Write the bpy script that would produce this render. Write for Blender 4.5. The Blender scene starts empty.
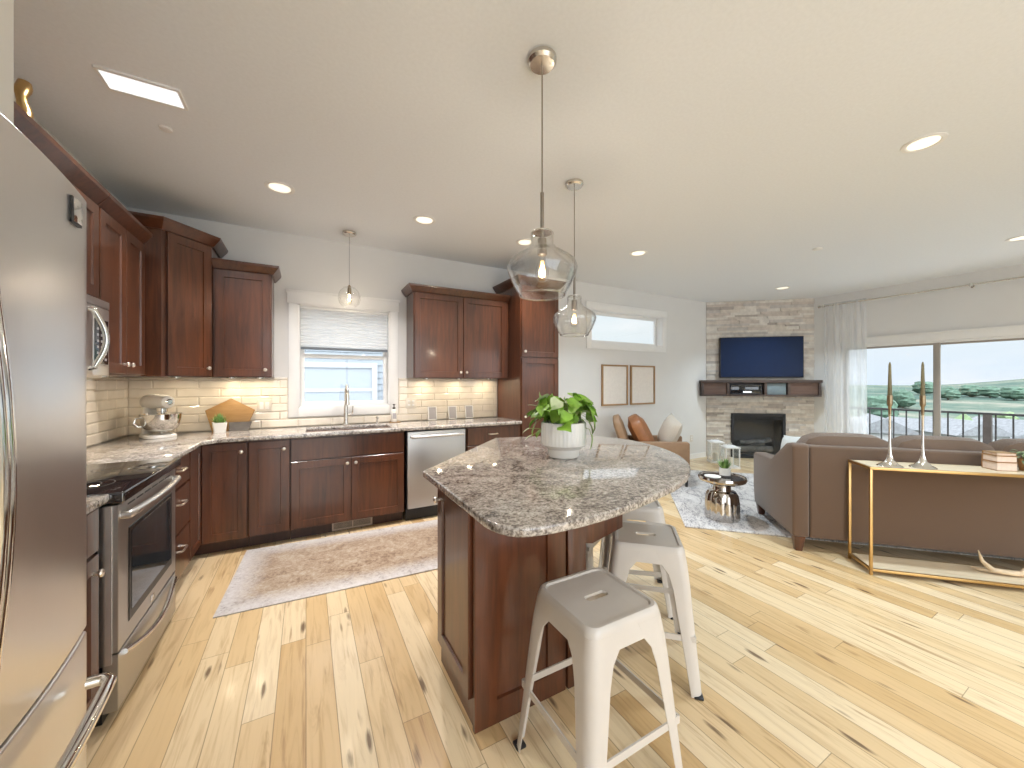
import bpy, bmesh, math, random
from mathutils import Vector, Matrix
random.seed(7)
PI = math.pi
scn = bpy.context.scene
COL = scn.collection

# ------------------------------------------------------------------ camera
EYE = 1.353
YAW = math.atan(206 / 374.0)
cam_d = bpy.data.cameras.new('camera')
cam_d.sensor_fit = 'HORIZONTAL'
cam_d.sensor_width = 36.0
cam_d.lens = 374.0 / 1024.0 * 36.0
cam_d.shift_y = -2.0 / 1024.0
cam_d.clip_start = 0.02
cam_d.clip_end = 3000
cam = bpy.data.objects.new('camera', cam_d)
COL.objects.link(cam)
cam.location = (0, 0, EYE)
cam.rotation_euler = (PI / 2, 0, -YAW)
scn.camera = cam

# ------------------------------------------------------------------ world, exposure
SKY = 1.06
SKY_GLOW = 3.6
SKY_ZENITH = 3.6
world = bpy.data.worlds.new('world')
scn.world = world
world.use_nodes = True
nt = world.node_tree
nt.nodes.clear()
out = nt.nodes.new('ShaderNodeOutputWorld')
bg = nt.nodes.new('ShaderNodeBackground')
tc = nt.nodes.new('ShaderNodeTexCoord')
sep = nt.nodes.new('ShaderNodeSeparateXYZ')
rmp = nt.nodes.new('ShaderNodeValToRGB')
nz = nt.nodes.new('ShaderNodeTexNoise')
mp = nt.nodes.new('ShaderNodeMapping')
mixn = nt.nodes.new('ShaderNodeMixRGB')
nt.links.new(tc.outputs['Generated'], sep.inputs[0])
nt.links.new(sep.outputs['Z'], rmp.inputs[0])
cr = rmp.color_ramp
cr.elements[0].position = 0.0; cr.elements[0].color = (0.78, 0.88, 1.0, 1)
cr.elements[1].position = 1.0; cr.elements[1].color = (0.80, 0.89, 1.0, 1)
e = cr.elements.new(0.12); e.color = (0.84, 0.91, 0.94, 1)
e = cr.elements.new(0.35); e.color = (0.86, 0.93, 0.99, 1)
mp.inputs['Scale'].default_value = (3, 3, 9)
nt.links.new(tc.outputs['Generated'], mp.inputs[0])
nt.links.new(mp.outputs[0], nz.inputs['Vector'])
nz.inputs['Scale'].default_value = 1.4
nz.inputs['Detail'].default_value = 5
r2 = nt.nodes.new('ShaderNodeValToRGB')
r2.color_ramp.elements[0].position = 0.42; r2.color_ramp.elements[0].color = (0, 0, 0, 1)
r2.color_ramp.elements[1].position = 0.7; r2.color_ramp.elements[1].color = (1, 1, 1, 1)
nt.links.new(nz.outputs['Fac'], r2.inputs[0])
nt.links.new(r2.outputs[0], mixn.inputs[0])
nt.links.new(rmp.outputs[0], mixn.inputs[1])
mixn.inputs[2].default_value = (0.97, 0.98, 1.0, 1)
nt.links.new(mixn.outputs[0], bg.inputs[0])
# thin overcast, with a glow added behind the viewpoint to light the room
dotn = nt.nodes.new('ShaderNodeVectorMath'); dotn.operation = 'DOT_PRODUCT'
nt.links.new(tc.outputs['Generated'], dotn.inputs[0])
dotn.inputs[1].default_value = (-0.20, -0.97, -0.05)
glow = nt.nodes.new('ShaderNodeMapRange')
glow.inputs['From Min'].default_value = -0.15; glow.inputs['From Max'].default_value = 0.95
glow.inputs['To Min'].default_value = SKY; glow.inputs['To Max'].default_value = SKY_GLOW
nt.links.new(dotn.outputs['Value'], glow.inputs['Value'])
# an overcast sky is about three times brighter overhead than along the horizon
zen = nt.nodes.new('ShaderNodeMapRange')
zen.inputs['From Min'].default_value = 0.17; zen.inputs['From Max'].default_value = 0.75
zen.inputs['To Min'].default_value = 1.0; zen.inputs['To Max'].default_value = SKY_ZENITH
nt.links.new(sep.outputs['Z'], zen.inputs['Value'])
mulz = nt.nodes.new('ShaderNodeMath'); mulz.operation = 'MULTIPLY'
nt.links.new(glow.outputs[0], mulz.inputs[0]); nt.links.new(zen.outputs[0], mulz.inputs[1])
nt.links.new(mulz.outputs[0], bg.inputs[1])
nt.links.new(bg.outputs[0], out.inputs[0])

scn.view_settings.view_transform = 'Standard'
scn.view_settings.look = 'None'
scn.view_settings.gamma = 1.0
scn.view_settings.use_curve_mapping = False
scn.view_settings.exposure = 0.0
try:
    scn.cycles.max_bounces = 10
    scn.cycles.diffuse_bounces = 5
    scn.cycles.glossy_bounces = 5
    scn.cycles.transmission_bounces = 6
    scn.cycles.transparent_max_bounces = 16
    scn.cycles.caustics_reflective = False
    scn.cycles.caustics_refractive = False
    scn.cycles.sample_clamp_indirect = 6.0
    scn.cycles.use_denoising = True
except Exception:
    pass

# light strengths (watts)
W_DOWN = 16.0
W_REAR_FILL = 12.0  # for the unseen lights added behind the camera
W_PUCK = 0.95
W_BULB = 9.0
WARM = (1.0, 0.86, 0.68)
NEUT = (1.0, 0.95, 0.92)
COOL = (0.72, 0.88, 1.0)

# daylight through the window openings (portals guide the sky's light, they give off none)
def portal(loc, rot, sx, sy):
    d = bpy.data.lights.new('window_portal', 'AREA')
    d.shape = 'RECTANGLE'; d.size = sx; d.size_y = sy
    d.cycles.is_portal = True
    o = bpy.data.objects.new('window_portal', d)
    COL.objects.link(o)
    o.location = loc; o.rotation_euler = rot
    o['kind'] = 'helper'
portal((7.78, 1.11, 1.0), (0, PI / 2, 0), 1.9, 3.35)
portal((0.37, 4.36, 1.6), (-PI / 2, 0, 0), 0.9, 1.1)
portal((4.42, 4.40, 2.2), (-PI / 2, 0, 0), 1.6, 0.5)
portal((1.0, -2.75, 1.4), (PI / 2, 0, 0), 4.0, 2.6)
portal((5.6, -2.75, 1.6), (PI / 2, 0, 0), 2.6, 1.5)

# ------------------------------------------------------------------ mesh helpers
def NB():
    return bmesh.new()

def box(bm, x0, y0, z0, x1, y1, z1, bev=0.0, seg=2):
    if x1 < x0: x0, x1 = x1, x0
    if y1 < y0: y0, y1 = y1, y0
    if z1 < z0: z0, z1 = z1, z0
    r = bmesh.ops.create_cube(bm, size=1.0, matrix=Matrix.Translation(((x0 + x1) / 2, (y0 + y1) / 2, (z0 + z1) / 2)) @ Matrix.Diagonal((x1 - x0, y1 - y0, z1 - z0, 1)))
    vs = r['verts']
    if bev > 0:
        es = list({e for v in vs for e in v.link_edges})
        bmesh.ops.bevel(bm, geom=es, offset=bev, segments=seg, affect='EDGES', profile=0.5, clamp_overlap=True)
    return vs

def ring_loft(bm, rings, close=True, cap0=False, cap1=False):
    vr = [[bm.verts.new(p) for p in r] for r in rings]
    n = len(vr[0])
    for a, b in zip(vr, vr[1:]):
        for i in range(n if close else n - 1):
            j = (i + 1) % n
            bm.faces.new((a[i], a[j], b[j], b[i]))
    if cap0: bm.faces.new(vr[0][::-1])
    if cap1: bm.faces.new(vr[-1])
    return vr

def lathe(bm, prof, c=(0, 0, 0), seg=32, cap0=True, cap1=True, flute=None):
    rings = []
    for k, (r, z) in enumerate(prof):
        ring = []
        for i in range(seg):
            a = 2 * PI * i / seg
            rr = r
            if flute: rr = r * flute(a, k, z)
            ring.append((c[0] + rr * math.cos(a), c[1] + rr * math.sin(a), c[2] + z))
        rings.append(ring)
    ring_loft(bm, rings, True, cap0, cap1)

def tube(bm, pts, r, seg=10, cap=True):
    pts = [Vector(p) for p in pts]
    rs = r if isinstance(r, (list, tuple)) else [r] * len(pts)
    rings = []
    up = None
    for i, p in enumerate(pts):
        if i == 0: d = pts[1] - pts[0]
        elif i == len(pts) - 1: d = pts[-1] - pts[-2]
        else: d = (pts[i + 1] - pts[i]).normalized() + (pts[i] - pts[i - 1]).normalized()
        d.normalize()
        if up is None:
            up = Vector((0, 0, 1)) if abs(d.z) < 0.9 else Vector((1, 0, 0))
        s = d.cross(up)
        if s.length < 1e-5: s = d.cross(Vector((0, 1, 0)))
        s.normalize()
        up = s.cross(d).normalized()
        rings.append([p + (s * math.cos(2 * PI * k / seg) + up * math.sin(2 * PI * k / seg)) * rs[i] for k in range(seg)])
    ring_loft(bm, rings, True, cap, cap)

def prism(bm, poly, z0, z1):
    b = [bm.verts.new((x, y, z0)) for x, y in poly]
    t = [bm.verts.new((x, y, z1)) for x, y in poly]
    n = len(poly)
    bm.faces.new(t); bm.faces.new(b[::-1])
    for i in range(n):
        j = (i + 1) % n
        bm.faces.new((b[i], b[j], t[j], t[i]))

def bevel_sharp(bm, w, seg=2, ang=0.6):
    bmesh.ops.recalc_face_normals(bm, faces=bm.faces)
    es = [e for e in bm.edges if len(e.link_faces) == 2 and e.calc_face_angle(0) > ang]
    bmesh.ops.bevel(bm, geom=es, offset=w, segments=seg, affect='EDGES', profile=0.5, clamp_overlap=True)

def sweep(bm, path, prof):
    """profile (outward offset, z) swept along an open 2-D path with mitred corners; outward is to the path's right"""
    P = [Vector((p[0], p[1])) for p in path]
    rings = []
    for i, p in enumerate(P):
        ns = []
        if i > 0:
            d = (p - P[i - 1]).normalized(); ns.append(Vector((d.y, -d.x)))
        if i < len(P) - 1:
            d = (P[i + 1] - p).normalized(); ns.append(Vector((d.y, -d.x)))
        if len(ns) == 2:
            m = (ns[0] + ns[1]).normalized(); m = m / max(0.3, m.dot(ns[0]))
        else: m = ns[0]
        rings.append([(p.x + m.x * o, p.y + m.y * o, z) for o, z in prof])
    ring_loft(bm, rings, True, True, True)

def xf(bm, mat, verts=None):
    bmesh.ops.transform(bm, matrix=mat, verts=verts or bm.verts[:])

def obj(name, bm, mat, parent=None, smooth=True, ang=0.6, fixn=True):
    if fixn: bmesh.ops.recalc_face_normals(bm, faces=bm.faces)
    me = bpy.data.meshes.new(name)
    bm.to_mesh(me); bm.free()
    for m in (mat if isinstance(mat, (list, tuple)) else [mat]):
        me.materials.append(m)
    if smooth:
        me.polygons.foreach_set('use_smooth', [True] * len(me.polygons))
        try: me.set_sharp_from_angle(angle=ang)
        except Exception: pass
    o = bpy.data.objects.new(name, me)
    COL.objects.link(o)
    if parent: o.parent = parent
    return o

def tag(o, label, cat, group=None):
    o['label'] = label; o['category'] = cat
    if group: o['group'] = group
    return o

def thing(name, label, cat, loc=(0, 0, 0), rotz=0.0, group=None):
    o = bpy.data.objects.new(name, None)
    o.empty_display_size = 0.1
    COL.objects.link(o)
    o.location = loc; o.rotation_euler = (0, 0, rotz)
    return tag(o, label, cat, group)

def struct(name, bm, mat, parent=None, smooth=False):
    o = obj(name, bm, mat, parent, smooth=smooth)
    if not parent: o['kind'] = 'structure'
    return o

def dup(root, loc, rotz, label=None, group=None):
    r = root.copy(); COL.objects.link(r)
    r.location = loc; r.rotation_euler = (0, 0, rotz)
    if label: r['label'] = label
    if group: r['group'] = group
    for ch in list(root.children):
        c = ch.copy(); COL.objects.link(c); c.parent = r
        for g in list(ch.children):
            d = g.copy(); COL.objects.link(d); d.parent = c
    return r

def catmull(pts, n=8):
    out = []
    m = len(pts)
    for i in range(m):
        p0, p1, p2, p3 = (Vector(pts[(i + k - 1) % m]) for k in range(4))
        for k in range(n):
            t = k / n
            out.append(0.5 * ((2 * p1) + (-p0 + p2) * t + (2 * p0 - 5 * p1 + 4 * p2 - p3) * t * t + (-p0 + 3 * p1 - 3 * p2 + p3) * t ** 3))
    return [tuple(v) for v in out]

def rrect(hx, hy, r, n=6, z=0.0, c=(0, 0)):
    pts = []
    for cx, cy, a0 in ((hx - r, hy - r, 0), (-hx + r, hy - r, PI / 2), (-hx + r, -hy + r, PI), (hx - r, -hy + r, 1.5 * PI)):
        for k in range(n + 1):
            a = a0 + PI / 2 * k / n
            pts.append((c[0] + cx + r * math.cos(a), c[1] + cy + r * math.sin(a), z))
    return pts

# ------------------------------------------------------------------ materials
def mk(name):
    m = bpy.data.materials.new(name); m.use_nodes = True
    t = m.node_tree
    b = t.nodes['Principled BSDF']
    return m, t, b

def N(t, typ, **kw):
    n = t.nodes.new(typ)
    for k, v in kw.items():
        if hasattr(n, k) and k not in ('inputs',): setattr(n, k, v)
    return n

def L(t, a, b): t.links.new(a, b)

def setp(b, rough=0.5, metal=0.0, spec=0.5, coat=0.0, coatr=0.05, sheen=0.0):
    b.inputs['Roughness'].default_value = rough
    b.inputs['Metallic'].default_value = metal
    b.inputs['Specular IOR Level'].default_value = spec
    b.inputs['Coat Weight'].default_value = coat
    b.inputs['Coat Roughness'].default_value = coatr
    b.inputs['Sheen Weight'].default_value = sheen

def ramp(t, fac, stops, interp='LINEAR'):
    r = N(t, 'ShaderNodeValToRGB'); c = r.color_ramp; c.interpolation = interp
    while len(c.elements) < len(stops): c.elements.new(0.5)
    for e, (p, col) in zip(c.elements, stops):
        e.position = p; e.color = (*col, 1) if len(col) == 3 else col
    L(t, fac, r.inputs[0])
    return r.outputs[0]

def coords(t, scale=(1, 1, 1), rot=(0, 0, 0), kind='Object'):
    c = N(t, 'ShaderNodeTexCoord'); m = N(t, 'ShaderNodeMapping')
    m.inputs['Scale'].default_value = scale; m.inputs['Rotation'].default_value = rot
    L(t, c.outputs[kind], m.inputs[0])
    return m.outputs[0]

def noise(t, vec, scale, detail=4, rough=0.5, dist=0.0):
    n = N(t, 'ShaderNodeTexNoise')
    n.inputs['Scale'].default_value = scale; n.inputs['Detail'].default_value = detail
    n.inputs['Roughness'].default_value = rough; n.inputs['Distortion'].default_value = dist
    L(t, vec, n.inputs['Vector'])
    return n.outputs['Fac']

def mix(t, fac, a, b, mode='MIX'):
    m = N(t, 'ShaderNodeMixRGB'); m.blend_type = mode
    for i, v in enumerate((fac, a, b)):
        if isinstance(v, (int, float)): m.inputs[i].default_value = v
        elif isinstance(v, tuple): m.inputs[i].default_value = (*v, 1) if len(v) == 3 else v
        else: L(t, v, m.inputs[i])
    return m.outputs[0]

def math_(t, op, a, b=None):
    m = N(t, 'ShaderNodeMath'); m.operation = op
    for i, v in enumerate((a, b)):
        if v is None: continue
        if isinstance(v, (int, float)): m.inputs[i].default_value = v
        else: L(t, v, m.inputs[i])
    return m.outputs[0]

def bump(t, b, h, strength=0.2, dist=0.01):
    n = N(t, 'ShaderNodeBump'); n.inputs['Strength'].default_value = strength; n.inputs['Distance'].default_value = dist
    L(t, h, n.inputs['Height']); L(t, n.outputs[0], b.inputs['Normal'])

def plain(name, col, rough=0.5, metal=0.0, var=0.06, scale=12.0, bmp=0.0, **kw):
    m, t, b = mk(name); setp(b, rough, metal, **kw)
    v = coords(t)
    f = noise(t, v, scale, 3)
    d = tuple(max(0, c * (1 - var)) for c in col); u = tuple(min(1, c * (1 + var)) for c in col)
    L(t, ramp(t, f, [(0.3, d), (0.7, u)]), b.inputs['Base Color'])
    if bmp: bump(t, b, noise(t, v, scale * 6, 3), bmp, 0.003)
    return m

def wood(name, dark, light, rough=0.35, scale=(14, 14, 1.2), coat=0.0, var=1.0, spec=0.5):
    m, t, b = mk(name); setp(b, rough, 0, spec, coat, 0.12)
    v = coords(t, scale)
    g = noise(t, v, 2.2, 8, 0.62, 0.6)
    v2 = coords(t, (1.3, 1.3, 0.5))
    l = noise(t, v2, 1.7, 2)
    f = mix(t, 0.45, g, l)
    L(t, ramp(t, f, [(0.32, dark), (0.68, light)]), b.inputs['Base Color'])
    bump(t, b, g, 0.05, 0.002)
    return m

M = {}
M['wall'] = plain('wall_paint', (0.735, 0.725, 0.705), 0.75, var=0.015, scale=3, bmp=0.05)
M['ceiling'] = plain('ceiling_paint', (0.815, 0.84, 0.87), 0.85, var=0.02, scale=60, bmp=0.25)
M['trim'] = plain('white_trim_paint', (0.84, 0.83, 0.81), 0.4, var=0.01)
M['cab'] = wood('cherry_stained_wood', (0.034, 0.0125, 0.0060), (0.148, 0.046, 0.0175), 0.34, coat=0.45)
M['cabdark'] = wood('dark_stained_wood', (0.024, 0.009, 0.006), (0.070, 0.025, 0.014), 0.4)  # darker wood tone, used on the toe kicks
M['mantelwood'] = wood('mantel_wood', (0.040, 0.026, 0.022), (0.11, 0.073, 0.058), 0.4, scale=(1.2, 14, 14))
M['steel'] = None
M['chrome'] = plain('polished_nickel', (0.80, 0.78, 0.74), 0.10, 1.0, var=0.02)
M['nickel'] = plain('satin_nickel', (0.70, 0.66, 0.60), 0.24, 1.0, var=0.03)
M['knob'] = plain('satin_knob_metal', (0.86, 0.80, 0.73), 0.28, 1.0, var=0.02)
M['black'] = plain('black_plastic', (0.012, 0.012, 0.014), 0.35, var=0.05)
M['blackglass'] = plain('black_glass', (0.012, 0.013, 0.016), 0.03, var=0.02, spec=1.0)
M['cooktop'] = plain('glass_ceramic_top', (0.012, 0.013, 0.016), 0.03, var=0.02)
M['cooktop'].node_tree.nodes['Principled BSDF'].inputs['IOR'].default_value = 2.3
M['ovenglass'] = plain('oven_glass', (0.016, 0.024, 0.032), 0.05, var=0.02, spec=0.9)
M['white'] = plain('white_ceramic', (0.82, 0.80, 0.76), 0.25, var=0.015)
M['stoolwhite'] = plain('cream_white_metal', (0.58, 0.54, 0.495), 0.30, var=0.02, coat=0.3)
M['sofa'] = plain('taupe_upholstery', (0.128, 0.076, 0.047), 0.9, var=0.14, scale=220, bmp=0.4, sheen=0.35)
M['cushion'] = plain('taupe_cushion_fabric', (0.150, 0.096, 0.064), 0.9, var=0.14, scale=220, bmp=0.4, sheen=0.35)
M['leather'] = plain('caramel_leather', (0.29, 0.115, 0.042), 0.42, var=0.18, scale=8, bmp=0.12)
M['tan'] = plain('tan_leather', (0.31, 0.19, 0.108), 0.5, var=0.1, scale=9, bmp=0.1)
M['creamfab'] = plain('cream_fabric', (0.66, 0.59, 0.50), 0.9, var=0.08, scale=120, bmp=0.3)
M['whitefab'] = plain('white_fabric', (0.74, 0.77, 0.76), 0.9, var=0.05, scale=120, bmp=0.3)
M['gold'] = plain('brushed_gold', (0.58, 0.38, 0.16), 0.30, 1.0, var=0.05)
M['brass'] = plain('antique_brass', (0.33, 0.25, 0.155), 0.30, 1.0, var=0.06)
M['shelfwood'] = wood('pale_shelf_wood', (0.62, 0.50, 0.34), (0.76, 0.64, 0.46), 0.5, scale=(1.2, 14, 14))
M['boardwood'] = wood('bamboo_board_wood', (0.27, 0.14, 0.042), (0.44, 0.26, 0.095), 0.5, scale=(3, 14, 16))
M['framewood'] = wood('oak_frame_wood', (0.30, 0.17, 0.07), (0.46, 0.28, 0.13), 0.5)
M['paper'] = plain('art_paper', (0.80, 0.75, 0.69), 0.9, var=0.03, scale=25)
M['slate'] = plain('grey_slate', (0.13, 0.115, 0.105), 0.6, var=0.25, scale=18)
M['leaf'] = plain('pothos_leaf', (0.21, 0.40, 0.045), 0.35, var=0.5, scale=9)
M['leafpale'] = plain('pale_leaf', (0.50, 0.58, 0.36), 0.45, var=0.25, scale=9)
M['stem'] = plain('plant_stem', (0.30, 0.38, 0.12), 0.5, var=0.1)
M['succ'] = plain('succulent_leaf', (0.17, 0.30, 0.08), 0.5, var=0.4, scale=30)
M['sage'] = plain('grey_green_leaf', (0.20, 0.26, 0.13), 0.55, var=0.4, scale=30)
M['soil'] = plain('potting_soil', (0.05, 0.035, 0.025), 0.95, var=0.4, scale=60)
M['candle'] = plain('olive_taper_wax', (0.145, 0.115, 0.055), 0.5, var=0.08)
M['wax'] = plain('ivory_wax', (0.82, 0.76, 0.66), 0.5, var=0.03)
M['antler'] = plain('bleached_branch', (0.66, 0.52, 0.36), 0.7, var=0.2, scale=14, bmp=0.2)
M['bookcover'] = plain('brown_book_cover', (0.38, 0.19, 0.07), 0.6, var=0.1)
M['pages'] = plain('book_pages', (0.82, 0.66, 0.56), 0.9, var=0.06, scale=50)
M['railmetal'] = plain('dark_rail_metal', (0.045, 0.042, 0.042), 0.5, var=0.1)
M['postbrown'] = plain('brown_post', (0.085, 0.066, 0.056), 0.6, var=0.1)
M['deck'] = wood('deck_boards', (0.42, 0.42, 0.43), (0.54, 0.54, 0.55), 0.7, scale=(1, 12, 12))
M['doorframe'] = plain('almond_vinyl_frame', (0.36, 0.325, 0.29), 0.45, var=0.02)
M['tvscreen'] = plain('tv_screen_glass', (0.005, 0.017, 0.058), 0.30, var=0.05, spec=0.18)
M['firebox'] = plain('firebox_black', (0.016, 0.016, 0.019), 0.5, var=0.2)
M['log'] = plain('ceramic_log', (0.09, 0.085, 0.08), 0.8, var=0.5, scale=9, bmp=0.5)
M['receiver'] = plain('dark_receiver_plastic', (0.045, 0.045, 0.055), 0.3, var=0.2, scale=20)
M['greybox'] = plain('blue_grey_box', (0.20, 0.25, 0.27), 0.6, var=0.08)
M['brownpanel'] = wood('brown_cloth_panel', (0.10, 0.058, 0.042), (0.17, 0.10, 0.075), 0.6, scale=(1.2, 14, 14))
M['gunmetal'] = plain('mirror_gunmetal', (0.55, 0.52, 0.49), 0.08, 1.0, var=0.05)
M['patio'] = plain('patio_cushion', (0.36, 0.37, 0.38), 0.9, var=0.05)
M['darknickel'] = plain('aged_nickel', (0.30, 0.265, 0.23), 0.32, 1.0, var=0.03)
M['register'] = plain('register_beige', (0.46, 0.37, 0.29), 0.45, var=0.03)
M['plate'] = plain('switch_plate_plastic', (0.68, 0.63, 0.55), 0.4, var=0.01)
M['greyface'] = plain('grey_card', (0.42, 0.40, 0.41), 0.6, var=0.05)
M['siding'] = plain('house_siding_grey', (0.19, 0.21, 0.23), 0.6, var=0.02)
M['sidingtrim'] = plain('house_trim_grey', (0.30, 0.31, 0.32), 0.6, var=0.02)
M['sidingpane'] = plain('house_curtained_pane', (0.24, 0.26, 0.28), 0.3, var=0.02)
M['shaderail'] = plain('shade_rail_grey', (0.16, 0.18, 0.20), 0.5, var=0.03)

def m_steel(name, r0, r1, k=0.735):
    m, t, b = mk(name); setp(b, 0.27, 1.0)
    v = coords(t, (260, 260, 3))
    f = noise(t, v, 3, 3)
    L(t, ramp(t, f, [(0.3, (k * 0.99, k * 0.97, k * 0.945)), (0.7, (k * 1.01, k * 0.99, k * 0.965))]), b.inputs['Base Color'])
    r = ramp(t, f, [(0.2, (r0, r0, r0)), (0.8, (r1, r1, r1))])
    L(t, r, b.inputs['Roughness'])
    return m
M['steel'] = m_steel('brushed_stainless', 0.31, 0.33)
M['steelsoft'] = m_steel('satin_stainless', 0.36, 0.40, 0.52)

def m_floor():
    m, t, b = mk('hickory_planks'); setp(b, 0.28, 0, 0.5, 0.25, 0.12)
    c = N(t, 'ShaderNodeTexCoord'); s = N(t, 'ShaderNodeSeparateXYZ'); L(t, c.outputs['Object'], s.inputs[0])
    PW, PL = 0.112, 1.25
    xr = math_(t, 'DIVIDE', s.outputs['X'], PW)
    row = math_(t, 'FLOOR', xr)
    wn = N(t, 'ShaderNodeTexWhiteNoise'); wn.noise_dimensions = '1D'; L(t, row, wn.inputs['W'])
    yo = math_(t, 'ADD', math_(t, 'DIVIDE', s.outputs['Y'], PL), math_(t, 'MULTIPLY', wn.outputs['Value'], 7.3))
    colf = math_(t, 'FLOOR', yo)
    idv = N(t, 'ShaderNodeCombineXYZ'); L(t, row, idv.inputs[0]); L(t, colf, idv.inputs[1])
    w2 = N(t, 'ShaderNodeTexWhiteNoise'); w2.noise_dimensions = '3D'; L(t, idv.outputs[0], w2.inputs['Vector'])
    tone = ramp(t, w2.outputs['Value'], [(0.0, (0.78, 0.63, 0.415)), (0.35, (0.73, 0.565, 0.345)), (0.65, (0.67, 0.485, 0.265)), (0.88, (0.60, 0.405, 0.195)), (1.0, (0.49, 0.305, 0.135))])
    # grain, offset per plank
    gv = N(t, 'ShaderNodeCombineXYZ')
    L(t, math_(t, 'MULTIPLY', s.outputs['X'], 22), gv.inputs[0])
    L(t, math_(t, 'MULTIPLY', s.outputs['Y'], 1.6), gv.inputs[1])
    L(t, math_(t, 'MULTIPLY', w2.outputs['Value'], 37), gv.inputs[2])
    g = noise(t, gv.outputs[0], 1.5, 7, 0.6, 1.2)
    grain = ramp(t, g, [(0.3, (0.74, 0.66, 0.56)), (0.5, (1, 1, 1)), (0.72, (1.06, 1.06, 1.06))])
    col = mix(t, 0.75, tone, grain, 'MULTIPLY')
    # brown mineral streaks
    kv = N(t, 'ShaderNodeCombineXYZ')
    L(t, math_(t, 'MULTIPLY', s.outputs['X'], 15), kv.inputs[0])
    L(t, math_(t, 'MULTIPLY', s.outputs['Y'], 1.5), kv.inputs[1])
    L(t, math_(t, 'MULTIPLY', w2.outputs['Value'], 91), kv.inputs[2])
    k = noise(t, kv.outputs[0], 1.3, 4, 0.6, 0.8)
    streak = ramp(t, k, [(0.60, (0, 0, 0)), (0.70, (1, 1, 1))])
    col = mix(t, mix(t, 0.55, (0, 0, 0), streak), col, (0.30, 0.155, 0.06))
    # knots
    vo = N(t, 'ShaderNodeTexVoronoi'); vo.inputs['Scale'].default_value = 1.0
    vv = N(t, 'ShaderNodeCombineXYZ')
    L(t, math_(t, 'MULTIPLY', s.outputs['X'], 13), vv.inputs[0]); L(t, math_(t, 'MULTIPLY', s.outputs['Y'], 3.0), vv.inputs[1])
    L(t, math_(t, 'MULTIPLY', w2.outputs['Value'], 13), vv.inputs[2])
    L(t, vv.outputs[0], vo.inputs['Vector'])
    kn = ramp(t, math_(t, 'ADD', vo.outputs['Distance'], math_(t, 'MULTIPLY', g, 0.34)), [(0.245, (1, 1, 1)), (0.35, (0, 0, 0))])
    col = mix(t, mix(t, 0.85, (0, 0, 0), kn), col, (0.10, 0.045, 0.018))
    # joints
    fx = math_(t, 'FRACT', xr); fy = math_(t, 'FRACT', yo)
    jx = math_(t, 'MINIMUM', fx, math_(t, 'SUBTRACT', 1.0, fx)); jy = math_(t, 'MINIMUM', fy, math_(t, 'SUBTRACT', 1.0, fy))
    j = math_(t, 'MINIMUM', math_(t, 'LESS_THAN', 0.016, jx), math_(t, 'LESS_THAN', 0.0012, jy))
    col = mix(t, j, mix(t, 0.55, col, (0.12, 0.06, 0.02)), col)
    L(t, col, b.inputs['Base Color'])
    bump(t, b, math_(t, 'ADD', math_(t, 'MULTIPLY', g, 0.15), j), 0.15, 0.002)
    return m
M['floor'] = m_floor()

def m_granite(name, warm=1.0):
    m, t, b = mk(name); setp(b, 0.06, 0, 1.0)
    v = coords(t, (1, 1, 1))
    n1 = noise(t, v, 6, 6, 0.65, 1.6)
    n2 = noise(t, v, 58, 5, 0.7, 0.6)
    n3 = noise(t, v, 130, 3, 0.6)
    f = mix(t, 0.62, n1, n2)
    col = ramp(t, f, [(0.355, (0.045, 0.039, 0.036)), (0.43, (0.19, 0.165, 0.148)), (0.485, (0.38, 0.34, 0.305)), (0.55, (0.56, 0.515, 0.465)), (0.65, (0.74, 0.70, 0.65))])
    sp = ramp(t, n3, [(0.36, (0.30, 0.27, 0.25)), (0.5, (1, 1, 1))])
    L(t, mix(t, 0.7, col, sp, 'MULTIPLY'), b.inputs['Base Color'])
    return m
M['granite'] = m_granite('speckled_granite')

def m_tile():
    m, t, b = mk('cream_subway_tile'); setp(b, 0.14, 0, 0.5)
    v = coords(t, (3, 3, 3))
    L(t, ramp(t, noise(t, v, 3, 2), [(0.3, (0.72, 0.645, 0.54)), (0.7, (0.80, 0.735, 0.63))]), b.inputs['Base Color'])
    return m
M['tile'] = m_tile()
M['grout'] = plain('tile_grout', (0.60, 0.54, 0.45), 0.9, var=0.03)
STONES = [plain('ledge_stone_' + n, c, 0.8, var=0.12, scale=14, bmp=0.4) for n, c in (
    ('cream', (0.66, 0.60, 0.53)), ('ivory', (0.72, 0.68, 0.62)), ('sand', (0.60, 0.535, 0.475)), ('grey', (0.56, 0.525, 0.49)), ('brown', (0.45, 0.40, 0.36)))]

def m_rug(name, stops, sc, mot=(1, 1, 1)):
    m, t, b = mk(name); setp(b, 0.95, 0, 0.2, sheen=0.2)
    v = coords(t, mot)
    a = noise(t, v, sc, 7, 0.7, 1.5)
    c = noise(t, v, sc * 11, 4, 0.7)
    f = mix(t, 0.42, a, c)
    L(t, ramp(t, f, stops), b.inputs['Base Color'])
    bump(t, b, c, 0.4, 0.004)
    return m

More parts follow.
